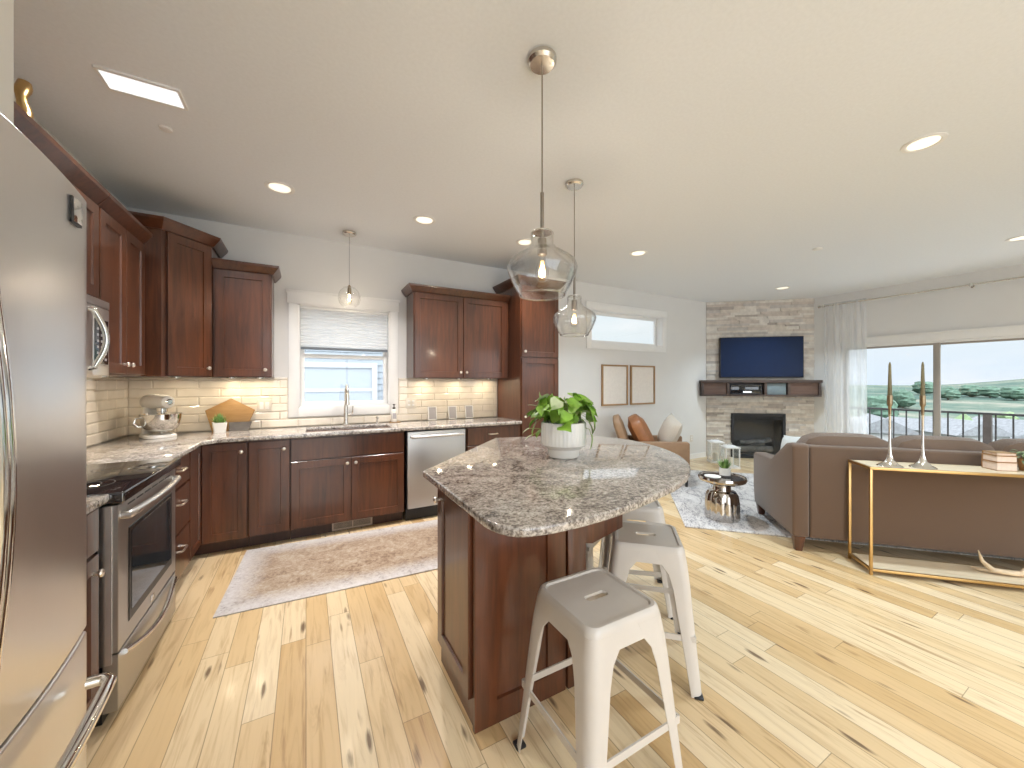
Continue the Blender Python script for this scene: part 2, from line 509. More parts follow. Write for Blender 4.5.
def m_runner():
    m, t, b = mk('faded_runner_pile'); setp(b, 0.95, 0, 0.2, sheen=0.2)
    c = N(t, 'ShaderNodeTexCoord'); s = N(t, 'ShaderNodeSeparateXYZ'); L(t, c.outputs['Object'], s.inputs[0])
    v = coords(t)
    n1 = noise(t, v, 5, 8, 0.72, 1.2); n2 = noise(t, v, 46, 5, 0.75)
    f = mix(t, 0.5, n1, n2)
    field = ramp(t, f, [(0.36, (0.14, 0.088, 0.055)), (0.45, (0.28, 0.19, 0.125)), (0.53, (0.39, 0.295, 0.21)), (0.63, (0.48, 0.41, 0.33))])
    edge = ramp(t, f, [(0.36, (0.28, 0.24, 0.22)), (0.47, (0.52, 0.475, 0.45)), (0.6, (0.62, 0.59, 0.57))])
    # pale border: distance from the rug's centre lines (rug is 2.5 x 0.95 about its origin)
    dx = math_(t, 'SUBTRACT', 1.25, math_(t, 'ABSOLUTE', s.outputs['X']))
    dy = math_(t, 'SUBTRACT', 0.475, math_(t, 'ABSOLUTE', s.outputs['Y']))
    d = math_(t, 'ADD', math_(t, 'MINIMUM', dx, dy), math_(t, 'MULTIPLY', math_(t, 'SUBTRACT', n1, 0.5), 0.22))
    L(t, mix(t, ramp(t, d, [(0.05, (0, 0, 0)), (0.20, (1, 1, 1))]), edge, field), b.inputs['Base Color'])
    bump(t, b, n2, 0.4, 0.004)
    return m
M['runner'] = m_runner()
M['rug'] = m_rug('grey_ivory_rug_pile', [(0.38, (0.13, 0.13, 0.15)), (0.45, (0.36, 0.34, 0.34)), (0.50, (0.58, 0.55, 0.53)), (0.64, (0.70, 0.68, 0.66))], 3.2, (2.6, 1, 1))

def m_thinglass(name, tint=(1, 1, 1), refl=0.03, edge=0.75):
    m = bpy.data.materials.new(name); m.use_nodes = True
    t = m.node_tree; t.nodes.clear()
    o = N(t, 'ShaderNodeOutputMaterial'); tr = N(t, 'ShaderNodeBsdfTransparent'); gl = N(t, 'ShaderNodeBsdfGlossy')
    lw = N(t, 'ShaderNodeLayerWeight'); lw.inputs['Blend'].default_value = 0.5
    fr = math_(t, 'ADD', math_(t, 'MULTIPLY', math_(t, 'POWER', lw.outputs['Facing'], 3.0), edge), refl)
    mx = N(t, 'ShaderNodeMixShader')
    tr.inputs[0].default_value = (*tint, 1)
    gl.inputs['Roughness'].default_value = 0.02
    L(t, fr, mx.inputs[0]); L(t, tr.outputs[0], mx.inputs[1]); L(t, gl.outputs[0], mx.inputs[2])
    L(t, mx.outputs[0], o.inputs[0])
    return m
M['pane'] = m_thinglass('window_glass', (0.985, 0.995, 0.995), 0.02)
M['glass'] = m_thinglass('clear_blown_glass', (0.985, 0.985, 0.98), 0.06, 0.9)

M['glassrim'] = m_thinglass('thick_glass_rim', (0.95, 0.95, 0.94), 0.25, 0.7)

def m_sheer():
    m = bpy.data.materials.new('sheer_white_voile'); m.use_nodes = True
    t = m.node_tree; t.nodes.clear()
    o = N(t, 'ShaderNodeOutputMaterial'); tr = N(t, 'ShaderNodeBsdfTransparent'); di = N(t, 'ShaderNodeBsdfDiffuse'); tl = N(t, 'ShaderNodeBsdfTranslucent')
    di.inputs[0].default_value = (0.93, 0.93, 0.93, 1); tl.inputs[0].default_value = (0.93, 0.94, 0.94, 1)
    m1 = N(t, 'ShaderNodeMixShader'); m2 = N(t, 'ShaderNodeMixShader')
    v = coords(t, (1, 1, 0.05))
    f = ramp(t, noise(t, v, 60, 2), [(0.3, (0.50, 0.50, 0.50)), (0.7, (0.60, 0.60, 0.60))])
    m1.inputs[0].default_value = 0.5
    L(t, di.outputs[0], m1.inputs[1]); L(t, tl.outputs[0], m1.inputs[2])
    L(t, f, m2.inputs[0]); L(t, tr.outputs[0], m2.inputs[1]); L(t, m1.outputs[0], m2.inputs[2])
    L(t, m2.outputs[0], o.inputs[0])
    return m
M['sheer'] = m_sheer()

def m_shade():
    m = bpy.data.materials.new('pleated_shade_fabric'); m.use_nodes = True
    t = m.node_tree; t.nodes.clear()
    o = N(t, 'ShaderNodeOutputMaterial'); di = N(t, 'ShaderNodeBsdfDiffuse'); tl = N(t, 'ShaderNodeBsdfTranslucent'); mx = N(t, 'ShaderNodeMixShader')
    di.inputs[0].default_value = (0.88, 0.87, 0.86, 1); tl.inputs[0].default_value = (0.88, 0.87, 0.86, 1); mx.inputs[0].default_value = 0.45
    L(t, di.outputs[0], mx.inputs[1]); L(t, tl.outputs[0], mx.inputs[2]); L(t, mx.outputs[0], o.inputs[0])
    return m
M['shade'] = m_shade()

def m_emit(name, col, s):
    m, t, b = mk(name)
    b.inputs['Base Color'].default_value = (*col, 1)
    b.inputs['Emission Color'].default_value = (*col, 1)
    b.inputs['Emission Strength'].default_value = s
    return m
M['lens'] = m_emit('lamp_lens', (1.0, 0.92, 0.74), 1.0)
M['panelglow'] = m_emit('panel_diffuser', (0.93, 0.97, 1.0), 0.95)
M['filament'] = m_emit('glowing_filament', (1.0, 0.62, 0.20), 1.5)
M['bulbglow'] = m_emit('amber_bulb', (1.0, 0.72, 0.34), 1.0)

def m_terrain():
    m, t, b = mk('valley_fields'); setp(b, 0.95, 0, 0.1)
    v = coords(t, (0.030, 0.007, 0.01))
    a = noise(t, v, 1.0, 6, 0.6, 1.0)
    v2 = coords(t, (0.09, 0.09, 0.09)); c = noise(t, v2, 1.0, 6, 0.7)
    f = mix(t, 0.35, a, c)
    L(t, ramp(t, f, [(0.40, (0.045, 0.078, 0.066)), (0.49, (0.068, 0.102, 0.082)), (0.54, (0.115, 0.138, 0.108)), (0.62, (0.19, 0.185, 0.15))]), b.inputs['Base Color'])
    return m
M['terrain'] = m_terrain()
M['tree'] = plain('tree_foliage', (0.070, 0.122, 0.086), 0.9, var=0.3, scale=1.2)
M['treelight'] = plain('light_tree_foliage', (0.17, 0.235, 0.12), 0.9, var=0.3, scale=1.2)
M['bark'] = plain('tree_bark', (0.16, 0.12, 0.09), 0.9, var=0.2)
M['roofgrey'] = plain('grey_shingle_roof', (0.19, 0.195, 0.205), 0.85, var=0.2, scale=3)
M['housewall'] = plain('pale_house_wall', (0.36, 0.36, 0.36), 0.8, var=0.04)
M['housetan'] = plain('tan_house_wall', (0.33, 0.30, 0.26), 0.8, var=0.04)

# ------------------------------------------------------------------ room shell
WL, WB, WR, H, RB = -1.30, 4.25, 7.70, 2.80, -2.60
FA, FB = Vector((6.37, 4.25)), Vector((7.70, 3.15))          # fireplace corner wall
FT = (FB - FA).normalized(); FN = Vector((FT.y, -FT.x)); FROT = math.atan2(FT.y, FT.x)
K1 = (-0.065, 1.10, 0.805, 2.125)      # kitchen window opening x0 z0 x1 z1
K2 = (3.66, 1.93, 5.19, 2.43)          # transom
SD = (-0.55, 2.78, 1.93)               # sliding door y0 y1 ztop

bm = NB(); box(bm, WL, RB, -0.06, WR + 0.15, WB + 0.15, 0.0); struct('floor', bm, M['floor'])
bm = NB(); box(bm, WL - 0.12, RB - 0.12, H, WR + 0.12, WB + 0.12, H + 0.08); struct('ceiling', bm, M['ceiling'])

def wall_x(bm, x0, x1, y0, y1, z0, z1, holes):
    """a wall that runs along x between y0 and y1, with rectangular holes (x0,z0,x1,z1)"""
    xs = sorted(holes, key=lambda h: h[0]); cur = x0
    for hx0, hz0, hx1, hz1 in xs:
        box(bm, cur, y0, z0, hx0, y1, z1)
        if hz0 > z0: box(bm, hx0, y0, z0, hx1, y1, hz0)
        box(bm, hx0, y0, hz1, hx1, y1, z1)
        cur = hx1
    box(bm, cur, y0, z0, x1, y1, z1)
bm = NB(); wall_x(bm, WL - 0.12, FA.x + 0.05, WB, WB + 0.14, 0, H, [K1, K2]); struct('wall_back', bm, M['wall'])
bm = NB(); box(bm, WL - 0.12, RB, 0, WL, WB, H); struct('wall_left', bm, M['wall'])
bm = NB()
box(bm, WR, SD[1], 0, WR + 0.14, FB.y + 0.05, H); box(bm, WR, SD[0], SD[2], WR + 0.14, SD[1], H); box(bm, WR, RB, 0, WR + 0.14, SD[0], H)
struct('wall_right', bm, M['wall'])
bm = NB(); wall_x(bm, WL - 0.12, WR + 0.14, RB - 0.14, RB, 0, H, [(-1.0, 0.08, 3.0, 2.7), (4.3, 0.85, 6.9, 2.35)]); struct('wall_rear', bm, M['wall'])  # unseen wall; its openings are added and sized to admit daylight
# diagonal wall behind the fireplace (local x along FT, y into the wall)
fm = Matrix.Translation((FA.x, FA.y, 0)) @ Matrix.Rotation(FROT, 4, 'Z')
FL = (FB - FA).length
bm = NB(); wall_x(bm, -0.05, FL + 0.05, 0.012, 0.16, 0, H, [(0.43, 0.02, 1.25, 0.76)]); xf(bm, fm); struct('wall_corner', bm, M['wall'])
# drywall return over the refrigerator
bm = NB(); box(bm, WL, 0.36, 1.90, -0.64, 1.42, H); box(bm, WL, 0.36, 0.0, -0.55, 0.43, 1.90); struct('wall_soffit', bm, M['wall'])

# stacked ledge stone facing
bm = NB()
z = 0.0
while z < H - 0.003:
    h = random.choice((0.028, 0.036, 0.036, 0.046, 0.055)); h = min(h, H - z)
    x = 0.0
    while x < FL:
        w = random.uniform(0.14, 0.42); x1 = min(FL, x + w)
        if FL - x1 < 0.08: x1 = FL
        if not (x1 > 0.43 and x < 1.25 and z < 0.76 and z + h > 0):
            segs = [(x, x1)]
        else:
            segs = [(x, min(x1, 0.43)), (max(x, 1.25), x1)]
        for a, b_ in segs:
            if b_ - a < 0.01: continue
            d = random.uniform(0.002, 0.022)
            f0 = len(bm.faces)
            box(bm, a + 0.0008, -d, z + 0.0008, b_ - 0.0008, 0.012, z + h - 0.0008)
            bm.faces.ensure_lookup_table()
            mi = random.choices(range(5), (4, 4, 3, 2, 0.8))[0]
            for f in bm.faces[f0:]: f.material_index = mi
        x = x1
    z += h
xf(bm, fm)
struct('trim_3', bm, STONES)

# backsplash: bevelled subway tiles in running bond on a grout bed
def tiles(bm, L0, L1, z0, z1, hole=None, tw=0.305, th=0.076, g=0.0025, d=0.009):
    row = 0; z = z0
    while z < z1 - 0.01:
        zt = min(z + th, z1)
        x = L0 - (tw / 2 if row % 2 else 0)
        while x < L1:
            a, b_ = max(x, L0), min(x + tw, L1)
            parts = [(a, b_, z, zt)]
            if hole and zt > hole[1] and z < hole[3]:
                parts = []
                if a < hole[0]: parts.append((a, min(b_, hole[0]), z, zt))
                if b_ > hole[2]: parts.append((max(a, hole[2]), b_, z, zt))
                if z < hole[1] and b_ > hole[0] and a < hole[2]: parts.append((max(a, hole[0]), min(b_, hole[2]), z, hole[1]))
            for p, q, r, s in parts:
                if q - p < 0.012 or s - r < 0.012: continue
                p += g / 2; q -= g / 2; r += g / 2; s -= g / 2
                i = min(0.009, (s - r) * 0.3, (q - p) * 0.3)
                o = [(p, -0.001, r), (q, -0.001, r), (q, -0.001, s), (p, -0.001, s)]
                m_ = [(p, -0.005, r), (q, -0.005, r), (q, -0.005, s), (p, -0.005, s)]
                n_ = [(p + i, -d, r + i), (q - i, -d, r + i), (q - i, -d, s - i), (p + i, -d, s - i)]
                ring_loft(bm, [o, m_, n_], True, False, True)
            x += tw
        z = zt; row += 1
bm = NB(); tiles(bm, WL + 0.01, 2.12, 0.915, 1.396, hole=(-0.155, 1.0, 0.90, 3.0))
xf(bm, Matrix.Translation((0, WB - 0.004, 0))); n_t = len(bm.faces)
box(bm, WL + 0.004, WB - 0.004, 0.9, 2.12, WB + 0.002, 1.0); box(bm, WL + 0.004, WB - 0.004, 1.0, -0.155, WB + 0.002, 1.396); box(bm, 0.90, WB - 0.004, 1.0, 2.12, WB + 0.002, 1.396)
bm.faces.ensure_lookup_table()
for f in bm.faces[n_t:]: f.material_index = 1
struct('trim_1', bm, [M['tile'], M['grout']])
bm = NB(); tiles(bm, 0, WB - 1.44, 0.915, 1.396)
n_t = len(bm.faces); box(bm, 0, -0.002, 0.9, WB - 1.44, 0.004, 1.396)
bm.faces.ensure_lookup_table()
for f in bm.faces[n_t:]: f.material_index = 1
xf(bm, Matrix.Translation((WL + 0.004, 1.43, 0)) @ Matrix.Rotation(PI / 2, 4, 'Z'))
struct('trim_2', bm, [M['tile'], M['grout']])

# baseboards
def baseboard(name, p, q):
    p, q = Vector(p), Vector(q); d = (q - p).normalized(); Lw = (q - p).length
    bm = NB(); box(bm, 0, -0.014, 0, Lw, 0.0, 0.085); box(bm, 0, -0.018, 0.0, Lw, -0.012, 0.018)
    bmesh.ops.translate(bm, vec=(0, 0, 0), verts=bm.verts)
    xf(bm, Matrix.Translation((p.x, p.y, 0)) @ Matrix.Rotation(math.atan2(d.y, d.x), 4, 'Z'))
    struct(name, bm, M['trim'])
baseboard('baseboard_back', (2.66, WB), (FA.x - 0.03, WB))
baseboard('baseboard_right', (WR, FB.y - 0.03), (WR, SD[1] + 0.10))

# kitchen window: casing, jamb, sashes, shade
def frame_rect(bm, x0, z0, x1, z1, w, y0, y1, bev=0.003):
    box(bm, x0, y0, z0, x0 + w, y1, z1, bev); box(bm, x1 - w, y0, z0, x1, y1, z1, bev)
    box(bm, x0 + w, y0, z0, x1 - w, y1, z0 + w, bev); box(bm, x0 + w, y0, z1 - w, x1 - w, y1, z1, bev)
w1 = bpy.data.objects.new('window_1', None); COL.objects.link(w1); w1['kind'] = 'structure'
bm = NB()
x0, z0, x1, z1 = K1
box(bm, x0 - 0.085, WB - 0.020, z0 - 0.09, x0, WB, z1, 0.003); box(bm, x1, WB - 0.020, z0 - 0.09, x1 + 0.085, WB, z1, 0.003)
box(bm, x0 - 0.095, WB - 0.026, z1, x1 + 0.095, WB, z1 + 0.125, 0.003); box(bm, x0 - 0.105, WB - 0.034, z1 + 0.105, x1 + 0.105, WB, z1 + 0.13, 0.003)
box(bm, x0, WB - 0.020, z0 - 0.09, x1, WB, z0, 0.003)
obj('window_casing', bm, M['trim'], w1)
bm = NB()
box(bm, x0, WB - 0.01, z0, x0 + 0.012, WB + 0.13, z1); box(bm, x1 - 0.012, WB - 0.01, z0, x1, WB + 0.13, z1)
box(bm, x0, WB - 0.01, z1 - 0.012, x1, WB + 0.13, z1); box(bm, x0, WB - 0.01, z0, x1, WB + 0.13, z0 + 0.012)
obj('window_jamb', bm, M['trim'], w1)
zm = 1.62
bm = NB(); frame_rect(bm, x0 + 0.012, z0 + 0.012, x1 - 0.012, zm + 0.02, 0.04, WB + 0.075, WB + 0.10); obj('lower_sash', bm, M['trim'], w1)
bm = NB(); frame_rect(bm, x0 + 0.012, zm - 0.02, x1 - 0.012, z1 - 0.012, 0.04, WB + 0.10, WB + 0.125); obj('upper_sash', bm, M['trim'], w1)
bm = NB(); box(bm, x0 + 0.05, WB + 0.085, z0 + 0.05, x1 - 0.05, WB + 0.089, zm - 0.02); box(bm, x0 + 0.05, WB + 0.11, zm + 0.02, x1 - 0.05, WB + 0.114, z1 - 0.05); obj('window_glass', bm, M['pane'], w1)

# transom
w2 = bpy.data.objects.new('window_2', None); COL.objects.link(w2); w2['kind'] = 'structure'
x0, z0, x1, z1 = K2
bm = NB()
box(bm, x0 - 0.09, WB - 0.020, z0 - 0.085, x0, WB, z1, 0.003); box(bm, x1, WB - 0.020, z0 - 0.085, x1 + 0.09, WB, z1, 0.003)
box(bm, x0 - 0.10, WB - 0.026, z1, x1 + 0.10, WB, z1 + 0.10, 0.003); box(bm, x0, WB - 0.020, z0 - 0.085, x1, WB, z0, 0.003)
obj('window_casing', bm, M['trim'], w2)
bm = NB()
box(bm, x0, WB - 0.01, z0, x0 + 0.012, WB + 0.14, z1); box(bm, x1 - 0.012, WB - 0.01, z0, x1, WB + 0.14, z1)
box(bm, x0, WB - 0.01, z1 - 0.012, x1, WB + 0.14, z1); box(bm, x0, WB - 0.01, z0, x1, WB + 0.14, z0 + 0.012)
obj('window_jamb', bm, M['trim'], w2)
bm = NB(); frame_rect(bm, x0 + 0.012, z0 + 0.012, x1 - 0.012, z1 - 0.012, 0.045, WB + 0.10, WB + 0.135); obj('window_frame', bm, M['trim'], w2)
bm = NB(); box(bm, x0 + 0.05, WB + 0.115, z0 + 0.05, x1 - 0.05, WB + 0.119, z1 - 0.05); obj('window_glass', bm, M['pane'], w2)

# sliding patio door
d1 = bpy.data.objects.new('door_1', None); COL.objects.link(d1); d1['kind'] = 'structure'
bm = NB()
box(bm, WR + 0.02, SD[1] - 0.03, 0, WR + 0.12, SD[1], SD[2]); box(bm, WR + 0.02, SD[0], 0, WR + 0.12, SD[0] + 0.03, SD[2])
box(bm, WR + 0.02, SD[0], SD[2] - 0.03, WR + 0.12, SD[1], SD[2]); box(bm, WR + 0.02, SD[0], 0, WR + 0.12, SD[1], 0.03)
obj('door_frame', bm, M['trim'], d1)
bm = NB()
box(bm, WR - 0.02, SD[1], 0, WR, SD[1] + 0.09, SD[2], 0.003); box(bm, WR - 0.026, SD[0] - 0.1, SD[2], WR, SD[1] + 0.1, SD[2] + 0.115, 0.003); box(bm, WR - 0.036, SD[0] - 0.11, SD[2] + 0.10, WR, SD[1] + 0.11, SD[2] + 0.125, 0.003)
box(bm, WR - 0.02, SD[0] - 0.09, 0, WR, SD[0], SD[2], 0.003)
obj('door_casing', bm, M['trim'], d1)
for ya, yb, xo in ((1.685, 2.75, 0.03), (0.15, 1.762, 0.075), (-0.52, 0.21, 0.03)):
    bm = NB(); w = 0.062
    for a, b_, c, d in ((ya, ya + w, 0.03, 1.90), (yb - w, yb, 0.03, 1.90)):
        box(bm, WR + xo, a, c, WR + xo + 0.04, b_, d, 0.004)
    box(bm, WR + xo, ya + w, 1.845 + 0.03, WR + xo + 0.04, yb - w, 1.90); box(bm, WR + xo, ya + w, 0.03, WR + xo + 0.04, yb - w, 0.13)
    pl = obj('door_panel', bm, M['doorframe'], d1)
    bm = NB(); box(bm, WR + xo + 0.018, ya + w, 0.13, WR + xo + 0.022, yb - w, 1.875); obj('door_glass', bm, M['pane'], pl)

# unseen rear windows, added behind the camera to bring in daylight
for k, (a, b_, za, zb) in enumerate(((-1.0, 3.0, 0.08, 2.7), (4.3, 6.9, 0.85, 2.35))):
    wr = bpy.data.objects.new('window_%d' % (k + 3), None); COL.objects.link(wr); wr['kind'] = 'structure'
    bm = NB(); frame_rect(bm, a, za, b_, zb, 0.06, RB - 0.12, RB - 0.06)
    mid = (a + b_) / 2; box(bm, mid - 0.03, RB - 0.12, za + 0.06, mid + 0.03, RB - 0.06, zb - 0.06)
    obj('window_frame', bm, M['trim'], wr)

# ------------------------------------------------------------------ cabinet kit
def door_bm(bm, x0, z0, x1, z1, y=0.0, t=0.02, rail=0.062, rec=0.009):
    """a framed door front: y = front plane, thickness t"""
    def ring(ins, yy): return [(x0 + ins, yy, z0 + ins), (x1 - ins, yy, z0 + ins), (x1 - ins, yy, z1 - ins), (x0 + ins, yy, z1 - ins)]
    rs = [ring(0, y + t), ring(0, y + 0.002), ring(0.002, y)]
    if rail: rs += [ring(rail, y), ring(rail + 0.003, y + rec), ring(rail + 0.012, y + rec)]
    ring_loft(bm, rs, True, True, True)

def knob_bm(bm, x, z, y=0.0, r=0.0155):
    n0 = len(bm.verts)
    lathe(bm, [(0.007, 0), (0.006, 0.012), (r * 0.9, 0.017), (r, 0.022), (r * 0.85, 0.027), (r * 0.4, 0.030)], seg=16)
    bm.verts.ensure_lookup_table()
    xf(bm, Matrix.Translation((x, y, z)) @ Matrix.Rotation(PI / 2, 4, 'X'), bm.verts[n0:])

def pull_bm(bm, xc, z, w, y=0.0, out_=0.030, r=0.006):
    tube(bm, [(xc - w / 2, y, z), (xc - w / 2, y - out_ * 0.8, z), (xc - w / 2 + 0.012, y - out_, z), (xc + w / 2 - 0.012, y - out_, z), (xc + w / 2, y - out_ * 0.8, z), (xc + w / 2, y, z)], r, 8)

CROWN = [(0.0, 0.0), (0.012, 0.0), (0.055, 0.055), (0.060, 0.072), (0.0, 0.072)]
def crown(parent, path, z0, k=1.0):
    bm = NB(); sweep(bm, path, [(o * k, z0 + zz * k) for o, zz in CROWN])
    return obj('crown_molding', bm, M['cab'], parent, ang=0.3)

def cabinet(name, label, loc, rotz, w, d, z0, z1, fronts, toe=0.0, cat='cabinet', group=None, crownpath=None, crownk=1.0):
    """local x along the width, y=0 the door fronts, +y into the wall"""
    t = thing(name, label, cat, loc, rotz, group)
    bm = NB(); zb = z0 + toe
    box(bm, 0.0, 0.0215, zb, w, d, z1, 0.0015, 1)
    obj('carcass', bm, M['cab'], t)
    if toe:
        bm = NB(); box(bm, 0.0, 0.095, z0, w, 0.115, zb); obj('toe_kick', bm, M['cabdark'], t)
    for f in fronts:
        kind, a, b_, c, e_ = f[:5]
        bm = NB(); door_bm(bm, a, c, b_, e_, rail=(0.060 if kind == 'door' else None))
        p = obj('door' if kind == 'door' else ('drawer' if kind == 'drawer' else 'front_panel'), bm, M['cab'], t)
        if kind == 'door' and len(f) > 5 and f[5]:
            bm = NB(); knob_bm(bm, f[5][0], f[5][1]); obj('knob', bm, M['knob'], p)
        if kind == 'drawer' and len(f) > 5 and f[5]:
            bm = NB(); pull_bm(bm, f[5][0], f[5][1], f[5][2]); obj('handle', bm, M['knob'], p)
    if crownpath: crown(t, crownpath, z1 - 0.012, crownk)
    return t

ROT_L = PI / 2            # faces +x: local x -> +y, local y -> -x
DX = -0.70                # left run base door plane
UX = -0.97                # left run upper door plane
DY = 3.645                # back run base door plane
UY = 3.92                 # back run upper door plane
CB, CT = 0.0, 0.883       # base cabinet bottom and top
UZ0, UZ1 = 1.395, 2.315

# --- left run, base
cabinet('base_cabinet', 'narrow cherry base cabinet with one drawer between the refrigerator and the range', (DX, 1.43, 0), ROT_L, 0.612, 0.595, CB, CT,
        [('drawer', 0.008, 0.604, 0.705, 0.868, (0.306, 0.79, 0.10)), ('door', 0.008, 0.604, 0.115, 0.690, (0.56, 0.63))], toe=0.10)
cabinet('drawer_cabinet', 'cherry base cabinet of three drawers between the range and the corner', (DX, 2.825, 0), ROT_L, 0.50, 0.595, CB, CT,
        [('drawer', 0.008, 0.492, 0.690, 0.868, (0.25, 0.80, 0.11)), ('drawer', 0.008, 0.492, 0.405, 0.675, (0.25, 0.59, 0.11)), ('drawer', 0.008, 0.492, 0.115, 0.390, (0.25, 0.30, 0.11))], toe=0.10)
# corner cabinet with a folding pair of doors
cc = thing('corner_cabinet', 'cherry base cabinet filling the inside corner with a folding pair of doors', 'cabinet', (0, 0, 0))
bm = NB()
prism(bm, [(WL + 0.005, 3.33), (DX - 0.0215, 3.33), (DX - 0.0215, DY + 0.0215), (-0.412, DY + 0.0215), (-0.412, WB - 0.01), (WL + 0.005, WB - 0.01)], 0.10, CT)
obj('carcass', bm, M['cab'], cc, smooth=False)
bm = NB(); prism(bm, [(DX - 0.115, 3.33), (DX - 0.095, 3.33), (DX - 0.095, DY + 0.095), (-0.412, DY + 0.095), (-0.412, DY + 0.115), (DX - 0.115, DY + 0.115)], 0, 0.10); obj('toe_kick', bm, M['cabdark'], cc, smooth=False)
bm = NB(); door_bm(bm, 0.008, 0.115, DY - 3.335 - 0.002, 0.868, rail=0.05); xf(bm, Matrix.Translation((DX, 3.335, 0)) @ Matrix.Rotation(ROT_L, 4, 'Z')); obj('door', bm, M['cab'], cc)
bm = NB(); door_bm(bm, DX + 0.003, 0.115, -0.418, 0.868, y=DY, rail=0.055); dd = obj('door', bm, M['cab'], cc)
bm = NB(); knob_bm(bm, -0.450, 0.80, DY); obj('knob', bm, M['knob'], dd)

# --- back run, base
cabinet('base_cabinet', 'narrow cherry base cabinet with a single tall door beside the sink cabinet', (-0.408, DY, 0), 0, 0.29, 0.595, CB, CT,
        [('door', 0.006, 0.284, 0.115, 0.868, (0.247, 0.80))], toe=0.10)
cabinet('sink_cabinet', 'wide reddish cherry sink cabinet with two doors below the window', (-0.115, DY, 0), 0, 0.945, 0.595, CB, CT,
        [('front', 0.008, 0.937, 0.690, 0.868), ('door', 0.008, 0.470, 0.115, 0.675, (0.437, 0.630)), ('door', 0.475, 0.937, 0.115, 0.675, (0.508, 0.630))], toe=0.10)
cabinet('drawer_cabinet', 'dark base cabinet with a top drawer between the dishwasher and the pantry', (1.470, DY, 0), 0, 0.652, 0.595, CB, CT,
        [('drawer', 0.010, 0.642, 0.690, 0.868, (0.30, 0.795, 0.10)), ('drawer', 0.010, 0.642, 0.405, 0.675, (0.30, 0.59, 0.10)), ('drawer', 0.010, 0.642, 0.115, 0.390, (0.30, 0.30, 0.10))], toe=0.10)

# --- uppers
cp = [(0, 0.0), (0, 0)]
def end_crown(w, d, left, right):
    p = []
    if left: p.append((0.0, d))
    p += [(0.0, 0.02), (w, 0.02)]
    if right: p.append((w, d))
    return p
cabinet('wall_cabinet', 'upper cherry cabinet of the left run partly hidden behind the refrigerator', (UX, 1.425, 0), ROT_L, 0.620, 0.325, UZ0, UZ1,
        [('door', 0.006, 0.307, UZ0 + 0.008, UZ1 - 0.02, (0.275, UZ0 + 0.06)), ('door', 0.313, 0.614, UZ0 + 0.008, UZ1 - 0.02, (0.345, UZ0 + 0.06))], crownpath=end_crown(0.620, 0.325, False, False))
cabinet('wall_cabinet', 'short two-door cherry cabinet directly above the microwave', (UX, 2.05, 0), ROT_L, 0.775, 0.325, 1.79, UZ1,
        [('door', 0.006, 0.384, 1.80, UZ1 - 0.02, None), ('door', 0.391, 0.769, 1.80, UZ1 - 0.02, None)], crownpath=end_crown(0.775, 0.325, False, False))
cabinet('wall_cabinet', 'two-door upper cherry cabinet between the microwave and the tall corner cabinet', (UX, 2.83, 0), ROT_L, 0.648, 0.325, UZ0, UZ1,
        [('door', 0.010, 0.332, UZ0 + 0.008, UZ1 - 0.02, (0.300, UZ0 + 0.065)), ('door', 0.338, 0.640, UZ0 + 0.008, UZ1 - 0.02, (0.372, UZ0 + 0.065))], crownpath=end_crown(0.648, 0.325, False, False))
# diagonal corner upper
P0, P1 = Vector((-0.928, 3.64)), Vector((-0.685, UY - 0.0))
dv = P1 - P0; ra = math.atan2(dv.y, dv.x)
ct = thing('corner_wall_cabinet', 'taller diagonal corner wall cabinet with a bluish sheen on its single door', 'cabinet', (P0.x, P0.y, 0), ra)
def loc2(p):
    v = Vector(p) - P0; return (v.x * math.cos(-ra) - v.y * math.sin(-ra), v.x * math.sin(-ra) + v.y * math.cos(-ra))
CZ1 = 2.485
bm = NB(); prism(bm, [loc2(p) for p in ((WL + 0.004, 3.64), (P0.x, 3.64), (P1.x, P1.y), (P1.x, WB - 0.004), (WL + 0.004, WB - 0.004))], UZ0, CZ1); obj('carcass', bm, M['cab'], ct, smooth=False)
bm = NB(); door_bm(bm, 0.030, UZ0 + 0.008, dv.length - 0.018, CZ1 - 0.02, y=-0.0215); dd = obj('door', bm, M['cab'], ct)
bm = NB(); knob_bm(bm, dv.length - 0.052, UZ0 + 0.07, -0.0215); obj('knob', bm, M['knob'], dd)
crown(ct, [loc2((WL + 0.004, 3.64)), (0, 0), (dv.length, 0), loc2((P1.x, WB - 0.004))], CZ1 - 0.012, 1.05)
cabinet('wall_cabinet', 'single-door upper cherry cabinet between the tall corner cabinet and the window', (-0.682, UY, 0), 0, 0.415, 0.325, UZ0, UZ1,
        [('door', 0.016, 0.407, UZ0 + 0.008, UZ1 - 0.016, (0.370, UZ0 + 0.065))], crownpath=end_crown(0.415, 0.325, False, True))
cabinet('wall_cabinet', 'wide two-door upper cabinet between the window and the tall pantry', (0.988, UY, 0), 0, 1.132, 0.325, UZ0, UZ1,
        [('door', 0.010, 0.548, UZ0 + 0.008, UZ1 - 0.016, (0.516, UZ0 + 0.065)), ('door', 0.554, 1.090, UZ0 + 0.008, UZ1 - 0.016, (0.586, UZ0 + 0.065))], crownpath=end_crown(1.132, 0.325, True, False))
cabinet('pantry_cabinet', 'tall floor-standing cherry pantry cabinet at the end of the kitchen run', (2.125, DY - 0.005, 0), 0, 0.525, 0.600, CB, 2.475,
        [('door', 0.010, 0.515, 1.640, 2.455, (0.045, 1.70)), ('door', 0.010, 0.515, 0.115, 1.625, (0.045, 0.96))], toe=0.10, crownpath=end_crown(0.525, 0.600, True, True), crownk=1.15)

